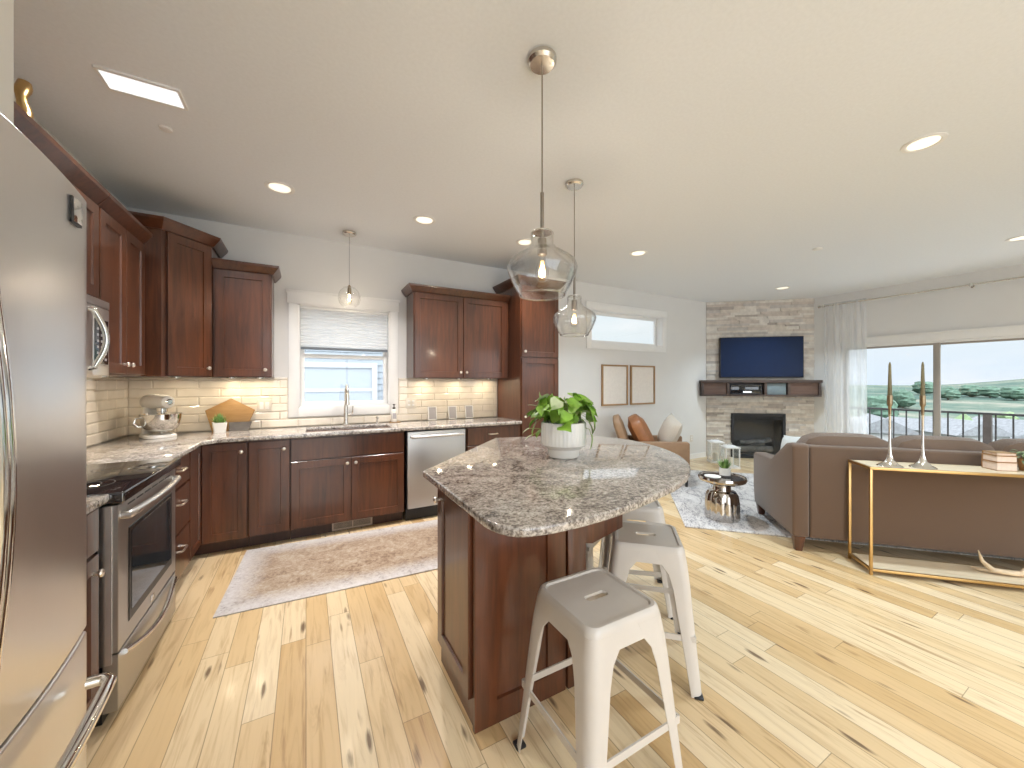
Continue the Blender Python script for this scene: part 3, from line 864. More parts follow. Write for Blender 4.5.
# ------------------------------------------------------------------ countertops
def slab(name, label, polys, z1, th, mat, bev=0.005):
    bm = NB(); cache = {}
    def V(p):
        k = (round(p[0], 4), round(p[1], 4))
        if k not in cache: cache[k] = bm.verts.new((p[0], p[1], z1))
        return cache[k]
    fs = [bm.faces.new([V(p) for p in poly]) for poly in polys]
    r = bmesh.ops.extrude_face_region(bm, geom=fs)
    vs = [g for g in r['geom'] if isinstance(g, bmesh.types.BMVert)]
    bmesh.ops.translate(bm, vec=(0, 0, -th), verts=vs)
    bevel_sharp(bm, bev, 3, 0.9)
    o = obj(name, bm, mat)
    return tag(o, label, 'countertop')
CE, CY = -0.675, 3.615
hx0, hx1, hy0, hy1 = 0.0, 0.735, 3.725, 4.090
slab('countertop', 'granite countertop running round the corner and under the window', [
    [(WL + 0.004, 2.820), (CE, 2.820), (CE, 3.52), (WL + 0.004, 3.52)],
    [(WL + 0.004, 3.52), (CE, 3.52), (-0.58, CY), (-0.58, hy0), (-0.58, hy1), (-0.58, WB - 0.014), (WL + 0.004, WB - 0.014)],
    [(-0.58, CY), (hx0, CY), (hx0, hy0), (-0.58, hy0)], [(-0.58, hy0), (hx0, hy0), (hx0, hy1), (-0.58, hy1)], [(-0.58, hy1), (hx0, hy1), (hx0, WB - 0.014), (-0.58, WB - 0.014)],
    [(hx0, CY), (hx1, CY), (hx1, hy0), (hx0, hy0)], [(hx0, hy1), (hx1, hy1), (hx1, WB - 0.014), (hx0, WB - 0.014)],
    [(hx1, CY), (2.121, CY), (2.121, hy0), (hx1, hy0)], [(hx1, hy0), (2.121, hy0), (2.121, hy1), (hx1, hy1)], [(hx1, hy1), (2.121, hy1), (2.121, WB - 0.014), (hx1, WB - 0.014)]],
    0.915, 0.031, M['granite'])
slab('countertop', 'short piece of granite countertop between the refrigerator and the range', [[(WL + 0.01, 1.43), (CE, 1.43), (CE, 2.046), (WL + 0.01, 2.046)]], 0.915, 0.031, M['granite'])

# sink
sk = thing('kitchen_sink', 'undermount stainless steel sink sunk in the granite below the window', 'sink', ((hx0 + hx1) / 2, (hy0 + hy1) / 2, 0.70))
bm = NB(); hw, hd = (hx1 - hx0) / 2 + 0.004, (hy1 - hy0) / 2 + 0.004
ring_loft(bm, [rrect(hw + 0.012, hd + 0.012, 0.03, z=0.184), rrect(hw, hd, 0.025, z=0.184), rrect(hw - 0.012, hd - 0.012, 0.04, z=0.02), rrect(hw - 0.04, hd - 0.04, 0.05, z=0.005)], True, False, True)
obj('basin', bm, M['steel'], sk)
bm = NB(); lathe(bm, [(0.045, 0), (0.045, 0.004), (0.03, 0.004)], (0, 0.05, 0.006), 20); obj('drain', bm, M['chrome'], sk)

# faucet
fc = thing('faucet', 'tall pull-down brushed nickel faucet behind the sink', 'faucet', (0.355, 4.140, 0.916))
bm = NB(); lathe(bm, [(0.030, 0), (0.030, 0.008), (0.024, 0.014), (0.0215, 0.05), (0.0205, 0.16), (0.019, 0.20)], seg=20); obj('body', bm, M['nickel'], fc)
bm = NB(); tube(bm, [(0, 0, 0.19), (0, 0, 0.30)] + [(0, -0.075 + 0.075 * math.cos(a), 0.33 + 0.075 * math.sin(a)) for a in [i * PI / 10 for i in range(0, 10)]] + [(0.0, -0.15, 0.33)], 0.0145, 14); obj('spout', bm, M['nickel'], fc)
bm = NB(); lathe(bm, [(0.015, 0.33), (0.018, 0.31), (0.021, 0.24), (0.023, 0.215), (0.018, 0.212)], (0, -0.15, 0), 18); obj('spray_head', bm, M['nickel'], fc)
bm = NB(); tube(bm, [(0.018, 0, 0.105), (0.052, 0, 0.108)], 0.013, 12); tube(bm, [(0.05, 0, 0.108), (0.062, 0, 0.13), (0.066, 0, 0.19)], [0.009, 0.007, 0.005], 10); obj('lever', bm, M['nickel'], fc)
sd = thing('soap_dispenser', 'small built-in metal soap dispenser pump beside the sink', 'soap dispenser', (0.655, 4.135, 0.916))
bm = NB(); lathe(bm, [(0.019, 0), (0.019, 0.006), (0.010, 0.012), (0.009, 0.055), (0.013, 0.06), (0.013, 0.075)], seg=16); obj('base', bm, M['nickel'], sd)
bm = NB(); tube(bm, [(0, 0, 0.068), (0, -0.045, 0.072), (0, -0.06, 0.06)], 0.006, 10); obj('nozzle', bm, M['nickel'], sd)
# bottle of soap
sb = thing('soap_bottle', 'white soap bottle with a black pump on a tray beside the window', 'bottle', (0.835, 4.165, 0.922))
bm = NB(); lathe(bm, [(0.029, 0), (0.031, 0.004), (0.031, 0.115), (0.026, 0.128), (0.013, 0.136), (0.013, 0.145)], seg=24); obj('body', bm, M['white'], sb)
bm = NB(); lathe(bm, [(0.015, 0.140), (0.015, 0.158), (0.006, 0.160), (0.005, 0.180), (0.013, 0.182), (0.013, 0.192)], seg=16); tube(bm, [(0, 0, 0.187), (0.0, -0.04, 0.185)], 0.005, 8); obj('pump', bm, M['black'], sb)
bm = NB(); rr = [[(0.0315 * math.cos(a), 0.0315 * math.sin(a), zz) for a in [-PI / 2 - 0.65 + 1.3 * i / 10 for i in range(11)]] for zz in (0.035, 0.095)]
ring_loft(bm, rr, False); obj('label', bm, M['greyface'], sb)
bm = NB(); ring_loft(bm, [rrect(0.052, 0.04, 0.012, z=0), rrect(0.055, 0.043, 0.012, z=0.006), rrect(0.05, 0.038, 0.012, z=0.006)], True, True, True); xf(bm, Matrix.Translation((0.845, 4.165, 0.9155)))
tag(obj('soap_tray', bm, M['boardwood']), 'small wooden tray under the white soap bottle', 'tray')

# switch plates and outlets
def wallplate(name, label, x, z, w=0.07, h=0.115, n=1, y=WB - 0.0135, toggles='outlet'):
    t = thing(name, label, 'outlet' if toggles == 'outlet' else 'switch', (x, y, z))
    bm = NB(); box(bm, -w / 2, -0.006, -h / 2, w / 2, 0.0, h / 2, 0.003); obj('plate', bm, M['plate'], t)
    for k in range(n):
        cx = (k - (n - 1) / 2) * 0.046
        bm = NB()
        if toggles == 'outlet':
            for dz in (-0.02, 0.02):
                box(bm, cx - 0.014, -0.0085, dz - 0.013, cx + 0.014, -0.005, dz + 0.013, 0.003)
            obj('socket_face', bm, M['trim'], t)
        else:
            box(bm, cx - 0.016, -0.009, -0.033, cx + 0.016, -0.005, 0.033, 0.003); obj('rocker', bm, M['trim'], t)
wallplate('switch_plate', 'double switch plate on the backsplash beside the wooden board', -0.345, 1.13, 0.118, 0.115, 2, toggles='switch')
wallplate('wall_outlet', 'double outlet plate on the backsplash between the window and wide cabinet', 1.035, 1.115, 0.118, 0.115, 2)
wallplate('wall_outlet', 'small outlet plate low on the wall between armchair and fireplace', 5.95, 0.36, 0.07, 0.115, 1, y=WB - 0.001)

# grey cards leaning on the backsplash
for k, (cx, cz, lab) in enumerate(((1.275, 0.985, 'grey card in a white frame leaning on the backsplash, first from the soap bottle'), (1.518, 0.985, 'grey card in a white frame leaning on the backsplash, middle of three'), (1.73, 0.985, 'grey card in a white frame leaning on the backsplash, nearest the pantry'))):
    t = thing('card_frame', lab, 'picture frame', (cx, WB - 0.045, 0.9155), 0, 'small framed cards on the counter')
    tm = Matrix.Rotation(-0.16, 4, 'X')
    bm = NB(); frame_rect(bm, -0.052, 0, 0.052, 0.155, 0.010, -0.008, 0.008, 0.002); xf(bm, tm); obj('frame', bm, M['trim'], t)
    bm = NB(); box(bm, -0.043, -0.002, 0.009, 0.043, 0.004, 0.146); xf(bm, tm); obj('card', bm, M['greyface'], t)

# ------------------------------------------------------------------ appliances
# dishwasher
dw = thing('dishwasher', 'stainless steel dishwasher with a bar handle right of the sink cabinet', 'dishwasher', (0.846, DY - 0.008, 0))
bm = NB(); box(bm, 0.004, 0.04, 0.10, 0.612, 0.57, 0.875); obj('tub', bm, M['black'], dw)
bm = NB(); box(bm, 0.010, 0.0, 0.125, 0.606, 0.035, 0.868, 0.005); obj('door', bm, M['steelsoft'], dw)
bm = NB(); tube(bm, [(0.045, 0.0, 0.822), (0.045, -0.030, 0.822), (0.07, -0.040, 0.822), (0.31, -0.044, 0.822), (0.546, -0.040, 0.822), (0.571, -0.030, 0.822), (0.571, 0.0, 0.822)], 0.013, 12); obj('handle', bm, M['steel'], dw)
bm = NB(); box(bm, 0.006, 0.06, 0.0, 0.610, 0.08, 0.115); obj('kick_plate', bm, M['black'], dw)
# toe-kick register
rg = thing('toe_register', 'beige metal air register in the toe kick below the sink', 'vent', (0.205, DY + 0.0945, 0.006))
bm = NB(); frame_rect(bm, 0, 0, 0.345, 0.082, 0.014, -0.006, 0.0, 0.001); box(bm, 0.168, -0.006, 0.012, 0.176, 0, 0.07); obj('frame', bm, M['register'], rg)
bm = NB(); box(bm, 0.01, -0.002, 0.01, 0.335, -0.0005, 0.072); obj('backing', bm, M['black'], rg)
bm = NB()
for i in range(34):
    x = 0.018 + i * 0.0093
    box(bm, x, -0.005, 0.013, x + 0.004, -0.002, 0.069)
obj('grille', bm, M['register'], rg)

# range: local x along +y (world), y into the wall
RX = -0.655
rn = thing('kitchen_range', 'stainless steel electric range with a black glass top on the left run', 'range', (RX, 2.052, 0), ROT_L)
RW = 0.763
bm = NB(); box(bm, 0.002, 0.055, 0.02, RW - 0.002, 0.64, 0.90, 0.003); obj('body', bm, M['black'], rn)
for xa in (0.004, RW - 0.012):
    bm = NB(); box(bm, xa, 0.018, 0.235, xa + 0.008, 0.058, 0.86); obj('side_trim', bm, M['steel'], rn)
bm = NB(); box(bm, -0.004, -0.022, 0.872, RW + 0.004, 0.64, 0.917, 0.008, 3); obj('cooktop', bm, M['cooktop'], rn)
bm = NB()
for cx, cy, r in ((0.20, 0.18, 0.105), (0.57, 0.18, 0.09), (0.20, 0.47, 0.08), (0.57, 0.47, 0.11)):
    for rr in (r, r * 0.62):
        ring_loft(bm, [[(cx + (rr + e_) * math.cos(2 * PI * i / 40), cy + (rr + e_) * math.sin(2 * PI * i / 40), 0.9174) for i in range(40)] for e_ in (-0.0015, 0.0015)], True)
bn = obj('burner_ring', bm, M['receiver'], rn)
bm = NB(); door_bm(bm, 0.010, 0.276, RW - 0.010, 0.862, y=0.0, t=0.045, rail=None); od = obj('oven_door', bm, M['steelsoft'], rn)
bm = NB(); ring_loft(bm, [[(a, -0.0005, c) for a, c in ((0.105, 0.345), (RW - 0.085, 0.345), (RW - 0.085, 0.742), (0.105, 0.742))], [(a, -0.003, c) for a, c in ((0.108, 0.348), (RW - 0.088, 0.348), (RW - 0.088, 0.739), (0.108, 0.739))]], True, True, True); ow = obj('oven_window', bm, M['black'], od)
bm = NB(); ring_loft(bm, [[(a, -0.0032, c) for a, c in ((0.128, 0.385), (RW - 0.108, 0.385), (RW - 0.108, 0.722), (0.128, 0.722))], [(a, -0.0045, c) for a, c in ((0.129, 0.386), (RW - 0.109, 0.386), (RW - 0.109, 0.721), (0.129, 0.721))]], True, True, True); obj('window_glass', bm, M['ovenglass'], od)
bm = NB()
pts = [(0.045, 0.0, 0.812), (0.045, -0.020, 0.812)] + [(0.06 + (RW - 0.13) * i / 12, -0.024 - 0.018 * math.sin(PI * i / 12), 0.812) for i in range(13)] + [(RW - 0.055, -0.020, 0.812), (RW - 0.055, 0.0, 0.812)]
tube(bm, pts, 0.0155, 12); obj('handle', bm, M['steel'], od)
bm = NB()
for i in range(6):
    a = 0.10 + i * 0.095; box(bm, a, -0.001, 0.838, a + 0.075, 0.002, 0.845)
obj('vent_slot', bm, M['black'], od)
bm = NB(); box(bm, 0.362, -0.004, 0.292, 0.402, 0.0, 0.322, 0.001); obj('badge', bm, M['chrome'], od)
bm = NB(); door_bm(bm, 0.010, 0.045, RW - 0.010, 0.268, y=0.0, t=0.045, rail=None); dr = obj('drawer', bm, M['steelsoft'], rn)
bm = NB()
pts = [(0.05 + (RW - 0.10) * i / 16, -0.006 - 0.024 * math.sin(PI * i / 16), 0.252 - 0.055 * math.sin(PI * i / 16)) for i in range(17)]
tube(bm, pts, 0.011, 10); obj('handle', bm, M['chrome'], dr)
bm = NB(); box(bm, 0.02, 0.05, 0.0, RW - 0.02, 0.60, 0.04); obj('kick_plate', bm, M['black'], rn)

# microwave
mw = thing('microwave', 'stainless steel over-the-range microwave with a bowed vertical handle', 'microwave', (-0.925, 2.052, 1.375), ROT_L)
bm = NB(); box(bm, 0, 0.03, 0, 0.763, 0.36, 0.408, 0.004); obj('body', bm, M['steel'], mw)
bm = NB(); box(bm, 0.002, 0.0, 0.012, 0.575, 0.029, 0.362, 0.004); md = obj('door', bm, M['steel'], mw)
bm = NB(); box(bm, 0.05, -0.003, 0.07, 0.48, 0.001, 0.30, 0.001); obj('window', bm, M['blackglass'], md)
bm = NB()
pts = [(0.535, 0.002, 0.045), (0.535, -0.02, 0.05)] + [(0.535 + 0.02 * math.sin(PI * i / 14), -0.02 - 0.034 * math.sin(PI * i / 14), 0.055 + 0.27 * i / 14) for i in range(15)] + [(0.535, -0.02, 0.33), (0.535, 0.002, 0.335)]
tube(bm, pts, 0.0125, 12); obj('handle', bm, M['chrome'], md)
bm = NB(); box(bm, 0.580, 0.004, 0.012, 0.761, 0.029, 0.362, 0.003); obj('control_panel', bm, M['steel'], mw)
bm = NB(); box(bm, 0.600, 0.0015, 0.07, 0.742, 0.005, 0.30, 0.001); kp = obj('keypad', bm, M['blackglass'], mw)
bm = NB()
for i in range(3):
    for j in range(6):
        lathe_c = (0.628 + i * 0.042, 0.001, 0.095 + j * 0.031)
        box(bm, lathe_c[0] - 0.010, 0.0005, lathe_c[2] - 0.006, lathe_c[0] + 0.010, 0.002, lathe_c[2] + 0.006)
obj('button', bm, M['greyface'], kp)
bm = NB(); box(bm, 0.003, 0.002, 0.365, 0.760, 0.03, 0.404, 0.003); obj('top_grille', bm, M['steel'], mw)

# refrigerator
FXp = -0.466
fr = thing('refrigerator', 'large stainless steel french-door refrigerator filling the edge of the view', 'refrigerator', (FXp, 0.484, 0), ROT_L)
FW = 0.912
bm = NB(); box(bm, 0, 0.09, 0.02, FW, 0.82, 1.80, 0.006); obj('body', bm, M['greyface'], fr)
def bow(x): return 0.036 * ((x - FW / 2) / (FW / 2)) ** 2
def bowed(bm, a, b_, z0, z1):
    n = 14
    pf = [(a + (b_ - a) * i / n, bow(a + (b_ - a) * i / n)) for i in range(n + 1)]
    prism(bm, pf + [(b_, 0.085), (a, 0.085)], z0, z1); bevel_sharp(bm, 0.006, 3, 0.7)
for a, b_, hx in ((0.002, 0.453, 0.448), (0.459, 0.910, 0.464)):
    bm = NB(); bowed(bm, a, b_, 0.715, 1.826); p = obj('door', bm, M['steel'], fr)
    bm = NB(); pts = [(hx, 0.004, 0.80), (hx, -0.006, 0.805)] + [(hx, -0.006 - 0.022 * math.sin(PI * i / 16), 0.84 + 0.70 * i / 16) for i in range(17)] + [(hx, -0.006, 1.575), (hx, 0.004, 1.58)]
    tube(bm, pts, 0.0135, 14); obj('handle', bm, M['chrome'], p)
    if a > 0.4:
        bm = NB(); box(bm, 0.785, 0.014, 1.735, 0.829, 0.030, 1.791, 0.002); bd = obj('badge', bm, M['chrome'], p)
        bm = NB(); box(bm, 0.7805, 0.0135, 1.7295, 0.788, 0.030, 1.791); box(bm, 0.7805, 0.0155, 1.7295, 0.829, 0.030, 1.7355); obj('badge_edge', bm, M['black'], p)
bm = NB(); bowed(bm, 0.002, FW - 0.002, 0.075, 0.705); p = obj('freezer_drawer', bm, M['steel'], fr)
bm = NB(); pts = [(0.10, 0.0, 0.62), (0.10, -0.03, 0.62)] + [(0.12 + (FW - 0.24) * i / 12, -0.045 - 0.02 * math.sin(PI * i / 12), 0.62) for i in range(13)] + [(FW - 0.10, -0.03, 0.62), (FW - 0.10, 0.0, 0.62)]
tube(bm, pts, 0.0135, 12); obj('handle', bm, M['chrome'], p)
bm = NB(); box(bm, 0.01, 0.04, 0.0, FW - 0.01, 0.08, 0.07); obj('kick_grille', bm, M['black'], fr)

# ------------------------------------------------------------------ things on the left counter
# stand mixer: local +x = head direction
mxr = thing('stand_mixer', 'cream stand mixer with a polished steel bowl in the counter corner', 'mixer', (-1.045, 3.985, 0.9155), math.radians(-50))
bm = NB()
sh = [(0.13, 0.0), (0.12, 0.07), (0.05, 0.10), (-0.06, 0.075), (-0.12, 0.055), (-0.135, 0.0), (-0.12, -0.055), (-0.06, -0.075), (0.05, -0.10), (0.12, -0.07)]
sh = catmull(sh, 4)
ring_loft(bm, [[(x, y, 0) for x, y in sh], [(x, y, 0.014) for x, y in sh], [(x * 0.93, y * 0.9, 0.026) for x, y in sh]], True, True, True)
obj('base', bm, M['white'], mxr)
bm = NB(); rings = []
for zz, cx, hx_, hy_ in ((0.018, -0.085, 0.048, 0.058), (0.10, -0.092, 0.036, 0.045), (0.19, -0.088, 0.036, 0.046), (0.24, -0.075, 0.045, 0.05)):
    rings.append([(cx + hx_ * math.cos(2 * PI * i / 24), hy_ * math.sin(2 * PI * i / 24), zz) for i in range(24)])
ring_loft(bm, rings, True, True, True); obj('column', bm, M['white'], mxr)
bm = NB(); rings = []
for xx, r, zc in ((-0.155, 0.012, 0.275), (-0.15, 0.035, 0.275), (-0.12, 0.056, 0.277), (-0.04, 0.062, 0.280), (0.05, 0.060, 0.281), (0.12, 0.054, 0.281), (0.155, 0.046, 0.280), (0.168, 0.030, 0.280), (0.172, 0.01, 0.280)):
    rings.append([(xx, r * 0.95 * math.cos(2 * PI * i / 24), zc + r * math.sin(2 * PI * i / 24)) for i in range(24)])
ring_loft(bm, rings, True, True, True); hd = obj('motor_head', bm, M['white'], mxr)
bm = NB(); lathe(bm, [(0.022, 0), (0.024, 0.006), (0.018, 0.012)], seg=16); xf(bm, Matrix.Translation((0.168, 0, 0.281)) @ Matrix.Rotation(PI / 2, 4, 'Y')); obj('hub_cap', bm, M['chrome'], hd)
bm = NB(); lathe(bm, [(0.009, 0), (0.010, 0.01), (0.005, 0.016)], seg=12); xf(bm, Matrix.Translation((0.06, 0.055, 0.275)) @ Matrix.Rotation(-PI / 2, 4, 'X')); obj('speed_knob', bm, M['black'], hd)
bm = NB(); tube(bm, [(-0.11, 0.055, 0.235), (-0.115, 0.085, 0.233)], 0.006, 8); obj('lock_lever', bm, M['black'], hd)
bm = NB(); lathe(bm, [(0.034, 0.232), (0.034, 0.205), (0.026, 0.200), (0.026, 0.185), (0.010, 0.183), (0.010, 0.10)], (0.075, 0, 0), 20); obj('beater_shaft', bm, M['chrome'], mxr)
bm = NB(); lathe(bm, [(0.045, 0.027), (0.050, 0.036), (0.042, 0.042), (0.060, 0.050), (0.088, 0.075), (0.104, 0.11), (0.109, 0.15), (0.111, 0.185), (0.114, 0.187), (0.110, 0.188), (0.106, 0.15), (0.100, 0.112), (0.080, 0.08), (0.03, 0.06)], (0.062, 0, 0), 40); xf(bm, Matrix.Translation((0.062, 0, 0.027)) @ Matrix.Diagonal((1.14, 1.14, 1.0, 1)) @ Matrix.Translation((-0.062, 0, -0.027))); bw = obj('bowl', bm, M['chrome'], mxr)
bm = NB(); tube(bm, [(0.065, -0.122, 0.165), (0.065, -0.158, 0.16), (0.065, -0.168, 0.125), (0.065, -0.148, 0.095), (0.065, -0.112, 0.095)], 0.007, 8); obj('handle', bm, M['chrome'], bw)

# wooden pentagon board against the tiles
bm = NB()
hexp = [(-0.125, 0.0), (0.115, 0.0), (0.185, 0.185), (0.005, 0.295), (-0.180, 0.190)]
v0 = [bm.verts.new((x, 0, z)) for x, z in hexp]; v1 = [bm.verts.new((x, 0.018, z)) for x, z in hexp]
bm.faces.new(v0); bm.faces.new(v1[::-1])
for i in range(5): bm.faces.new((v0[i], v1[i], v1[(i + 1) % 5], v0[(i + 1) % 5]))
bevel_sharp(bm, 0.003, 2)
bdo = obj('cutting_board', bm, M['boardwood']); bdo.location = (-0.60, 4.155, 0.9155); bdo.rotation_euler = (-0.20, 0, 0)
tag(bdo, 'five-sided wooden cutting board leaning on the tile backsplash', 'cutting board')
bm = NB()
qd = [(-0.065, 0.0), (0.075, 0.0), (0.105, 0.080), (-0.070, 0.080)]
v0 = [bm.verts.new((x, 0, z)) for x, z in qd]; v1 = [bm.verts.new((x, 0.010, z)) for x, z in qd]
bm.faces.new(v0); bm.faces.new(v1[::-1])
for i in range(4): bm.faces.new((v0[i], v1[i], v1[(i + 1) % 4], v0[(i + 1) % 4]))
bevel_sharp(bm, 0.002, 1)
so = obj('slate_board', bm, M['slate']); so.location = (-0.535, 4.125, 0.9155); so.rotation_euler = (-0.20, 0, 0)
tag(so, 'small dark slate board leaning in front of the wooden cutting board', 'board')

def succulent(bm, n, r, h, w, seedv):
    rnd = random.Random(seedv)
    for i in range(n):
        a = rnd.uniform(0, 2 * PI); tlt = rnd.uniform(0.05, 0.8); ln = h * rnd.uniform(0.6, 1.0)
        d = Vector((math.cos(a) * math.sin(tlt), math.sin(a) * math.sin(tlt), math.cos(tlt)))
        s = d.cross(Vector((0, 0, 1))).normalized() if d.z < 0.999 else Vector((1, 0, 0))
        o = Vector((math.cos(a), math.sin(a), 0)) * r * rnd.uniform(0, 0.7)
        u = s.cross(d)
        pr = [o, o + d * ln * 0.35 + s * w, o + d * ln * 0.35 + u * w * 0.5, o + d * ln * 0.35 - s * w, o + d * ln]
        v = [bm.verts.new(p) for p in pr]
        bm.faces.new((v[0], v[1], v[2])); bm.faces.new((v[0], v[2], v[3])); bm.faces.new((v[1], v[4], v[2])); bm.faces.new((v[2], v[4], v[3])); bm.faces.new((v[0], v[3], v[4], v[1]))
hp = thing('potted_succulent', 'small green succulent in a white square pot in front of the cutting board', 'plant', (-0.655, 4.055, 0.9155))
bm = NB(); ring_loft(bm, [rrect(0.040, 0.040, 0.008, z=0), rrect(0.050, 0.050, 0.009, z=0.088), rrect(0.046, 0.046, 0.008, z=0.088), rrect(0.043, 0.043, 0.008, z=0.074)], True, True, True); xf(bm, Matrix.Rotation(0.25, 4, 'Z')); obj('pot', bm, M['white'], hp)
bm = NB(); succulent(bm, 46, 0.034, 0.105, 0.009, 3); xf(bm, Matrix.Translation((0, 0, 0.072))); obj('foliage', bm, M['succ'], hp)

# brass ornament on top of the upper cabinets
og = thing('gold_ornament', 'curved gold ornament standing on top of the upper cabinets by the ceiling', 'ornament', (-1.10, 2.50, UZ1 + 0.0605))
bm = NB(); lathe(bm, [(0.05, 0), (0.05, 0.008), (0.018, 0.02)], seg=24); obj('base', bm, M['gold'], og)
bm = NB(); pts = [(0.0, 0.012 * math.sin(i * 0.9), 0.01 + i * 0.019) for i in range(17)]
tube(bm, pts, [0.014 + 0.012 * abs(math.sin(i * 0.55)) for i in range(17)], 12); obj('body', bm, M['gold'], og)

# puck lights under the uppers
def lamp(name, parent, kind, loc, power, col, size=0.06, rot=(0, 0, 0), spot=2.0):
    d = bpy.data.lights.new(name, kind); d.energy = power; d.color = col
    if kind == 'SPOT': d.spot_size = spot; d.spot_blend = 0.6; d.shadow_soft_size = size
    elif kind == 'AREA': d.shape = 'DISK'; d.size = size; d.spread = spot
    else: d.shadow_soft_size = size
    o = bpy.data.objects.new(name, d); COL.objects.link(o); o.parent = parent; o.location = loc; o.rotation_euler = rot
    return o
def puck(x, y, label):
    t = thing('puck_light', label, 'light', (x, y, UZ0 - 0.0005), 0, 'under-cabinet puck lights')
    bm = NB(); lathe(bm, [(0.034, 0.0), (0.034, -0.010), (0.028, -0.012), (0.028, -0.010)], seg=20, cap1=False); obj('rim', bm, M['nickel'], t)
    bm = NB(); lathe(bm, [(0.027, -0.009), (0.005, -0.0095)], seg=20); obj('lens', bm, M['lens'], t)
    lamp('puck_lamp', t, 'AREA', (0, 0, -0.014), W_PUCK, (1.0, 0.83, 0.58), 0.05, spot=PI)
for x in (1.17, 1.55, 1.93): puck(x, 4.10, 'small round puck light under the wide cabinet right of the window')
for x in (-0.37, -0.58): puck(x, 4.10, 'small round puck light under the single-door cabinet left of the window')
puck(-0.93, 4.0, 'small round puck light under the diagonal corner cabinet')
for y in (3.0, 3.35): puck(-1.14, y, 'small round puck light under the two-door cabinet beside the microwave')

# ------------------------------------------------------------------ kitchen window shade and pendant
sh_ = thing('pleated_shade', 'white pleated shade drawn halfway down the kitchen window', 'shade', (0.37, WB + 0.03, 0))
bm = NB(); box(bm, -0.418, -0.018, 2.085, 0.418, 0.018, 2.112, 0.003); obj('head_rail', bm, M['trim'], sh_)
bm = NB()
n = 22; zt, zb = 2.085, 1.705
rf = [[(x, (-0.006 if i % 2 else 0.006), zt + (zb - zt) * i / n) for x in (-0.414, 0.414)] for i in range(n + 1)]
ring_loft(bm, rf, False); obj('pleat_fabric', bm, M['shade'], sh_, smooth=False)
bm = NB(); box(bm, -0.416, -0.014, 1.680, 0.416, 0.014, 1.706, 0.003); obj('bottom_rail', bm, M['shaderail'], sh_)

def edison(bm_glass, bm_fil, z, s=1.0):
    lathe(bm_glass, [(0.012 * s, z), (0.014 * s, z - 0.02 * s), (0.027 * s, z - 0.06 * s), (0.031 * s, z - 0.085 * s), (0.026 * s, z - 0.11 * s), (0.010 * s, z - 0.125 * s)], seg=16)
    for k in range(6):
        a = 2 * PI * k / 6
        tube(bm_fil, [(0.006 * s * math.cos(a), 0.006 * s * math.sin(a), z - 0.03 * s), (0.014 * s * math.cos(a + 0.4), 0.014 * s * math.sin(a + 0.4), z - 0.10 * s)], 0.0024 * s, 6)

mp_ = thing('globe_pendant', 'small clear glass globe pendant light hanging in front of the kitchen window', 'pendant light', (0.367, 3.92, H))
bm = NB(); lathe(bm, [(0.062, -0.0005), (0.062, -0.018), (0.052, -0.028), (0.01, -0.030)], seg=28); obj('canopy', bm, M['nickel'], mp_)
bm = NB(); tube(bm, [(0, 0, -0.028), (0, 0, -0.52)], 0.0028, 8); obj('cord', bm, M['greyface'], mp_)
bm = NB(); lathe(bm, [(0.004, -0.51), (0.016, -0.525), (0.018, -0.59), (0.014, -0.60)], seg=16); obj('socket', bm, M['brass'], mp_)
bm = NB(); lathe(bm, [(0.022, -0.528), (0.05, -0.538), (0.083, -0.570), (0.100, -0.615), (0.101, -0.645), (0.088, -0.690), (0.060, -0.722)], seg=36, cap0=False, cap1=False); obj('glass_shade', bm, M['glass'], mp_)
bg_, bf_ = NB(), NB(); edison(bg_, bf_, -0.60, 0.8); bb = obj('bulb', bg_, M['glass'], mp_); obj('filament', bf_, M['filament'], bb)
lamp('pendant_lamp', mp_, 'POINT', (0, 0, -0.65), W_BULB * 0.6, WARM, 0.008)

def island_pendant(loc, glass_z, label):
    t = thing('glass_pendant', label, 'pendant light', loc, 0, 'clear glass pendants over the island')
    g = glass_z - H
    bm = NB(); lathe(bm, [(0.064, -0.0005), (0.064, -0.018), (0.054, -0.030), (0.01, -0.032)], seg=28); obj('canopy', bm, M['nickel'], t)
    bm = NB(); tube(bm, [(0, 0, -0.03), (0, 0, g + 0.33)], 0.0032, 8); obj('cord', bm, M['darknickel'], t)
    bm = NB(); lathe(bm, [(0.004, g + 0.335), (0.0085, g + 0.33), (0.0085, g + 0.13), (0.02, g + 0.125), (0.022, g + 0.055), (0.017, g + 0.05)], seg=16); obj('stem', bm, M['darknickel'], t)
    bm = NB()
    pr = [(0.044, 0.155), (0.052, 0.148), (0.051, 0.125), (0.053, 0.100), (0.070, 0.075), (0.115, 0.048), (0.148, 0.022), (0.157, -0.004), (0.152, -0.030), (0.128, -0.085), (0.108, -0.118), (0.100, -0.128)]
    lathe(bm, [(r, g + z_) for r, z_ in pr] + [(r - 0.004, g + z_) for r, z_ in pr[::-1]], seg=48, cap0=False, cap1=False); obj('glass_shade', bm, M['glass'], t)
    bm = NB(); tube(bm, [(0.1005 * math.cos(2 * PI * i / 40), 0.1005 * math.sin(2 * PI * i / 40), g - 0.128) for i in range(41)], 0.0042, 8); obj('rim', bm, M['glassrim'], t)
    bm = NB(); lathe(bm, [(0.046, g + 0.150), (0.046, g + 0.156), (0.015, g + 0.158)], seg=24); obj('collar', bm, M['nickel'], t)
    bg_, bf_ = NB(), NB(); edison(bg_, bf_, g + 0.055, 1.0); bb = obj('bulb', bg_, M['glass'], t); obj('filament', bf_, M['filament'], bb)
    lamp('pendant_lamp', t, 'POINT', (0, 0, g - 0.02), W_BULB, WARM, 0.008)
island_pendant((0.925, 1.40, H), 1.868, 'large clear glass pendant light over the near end of the island')
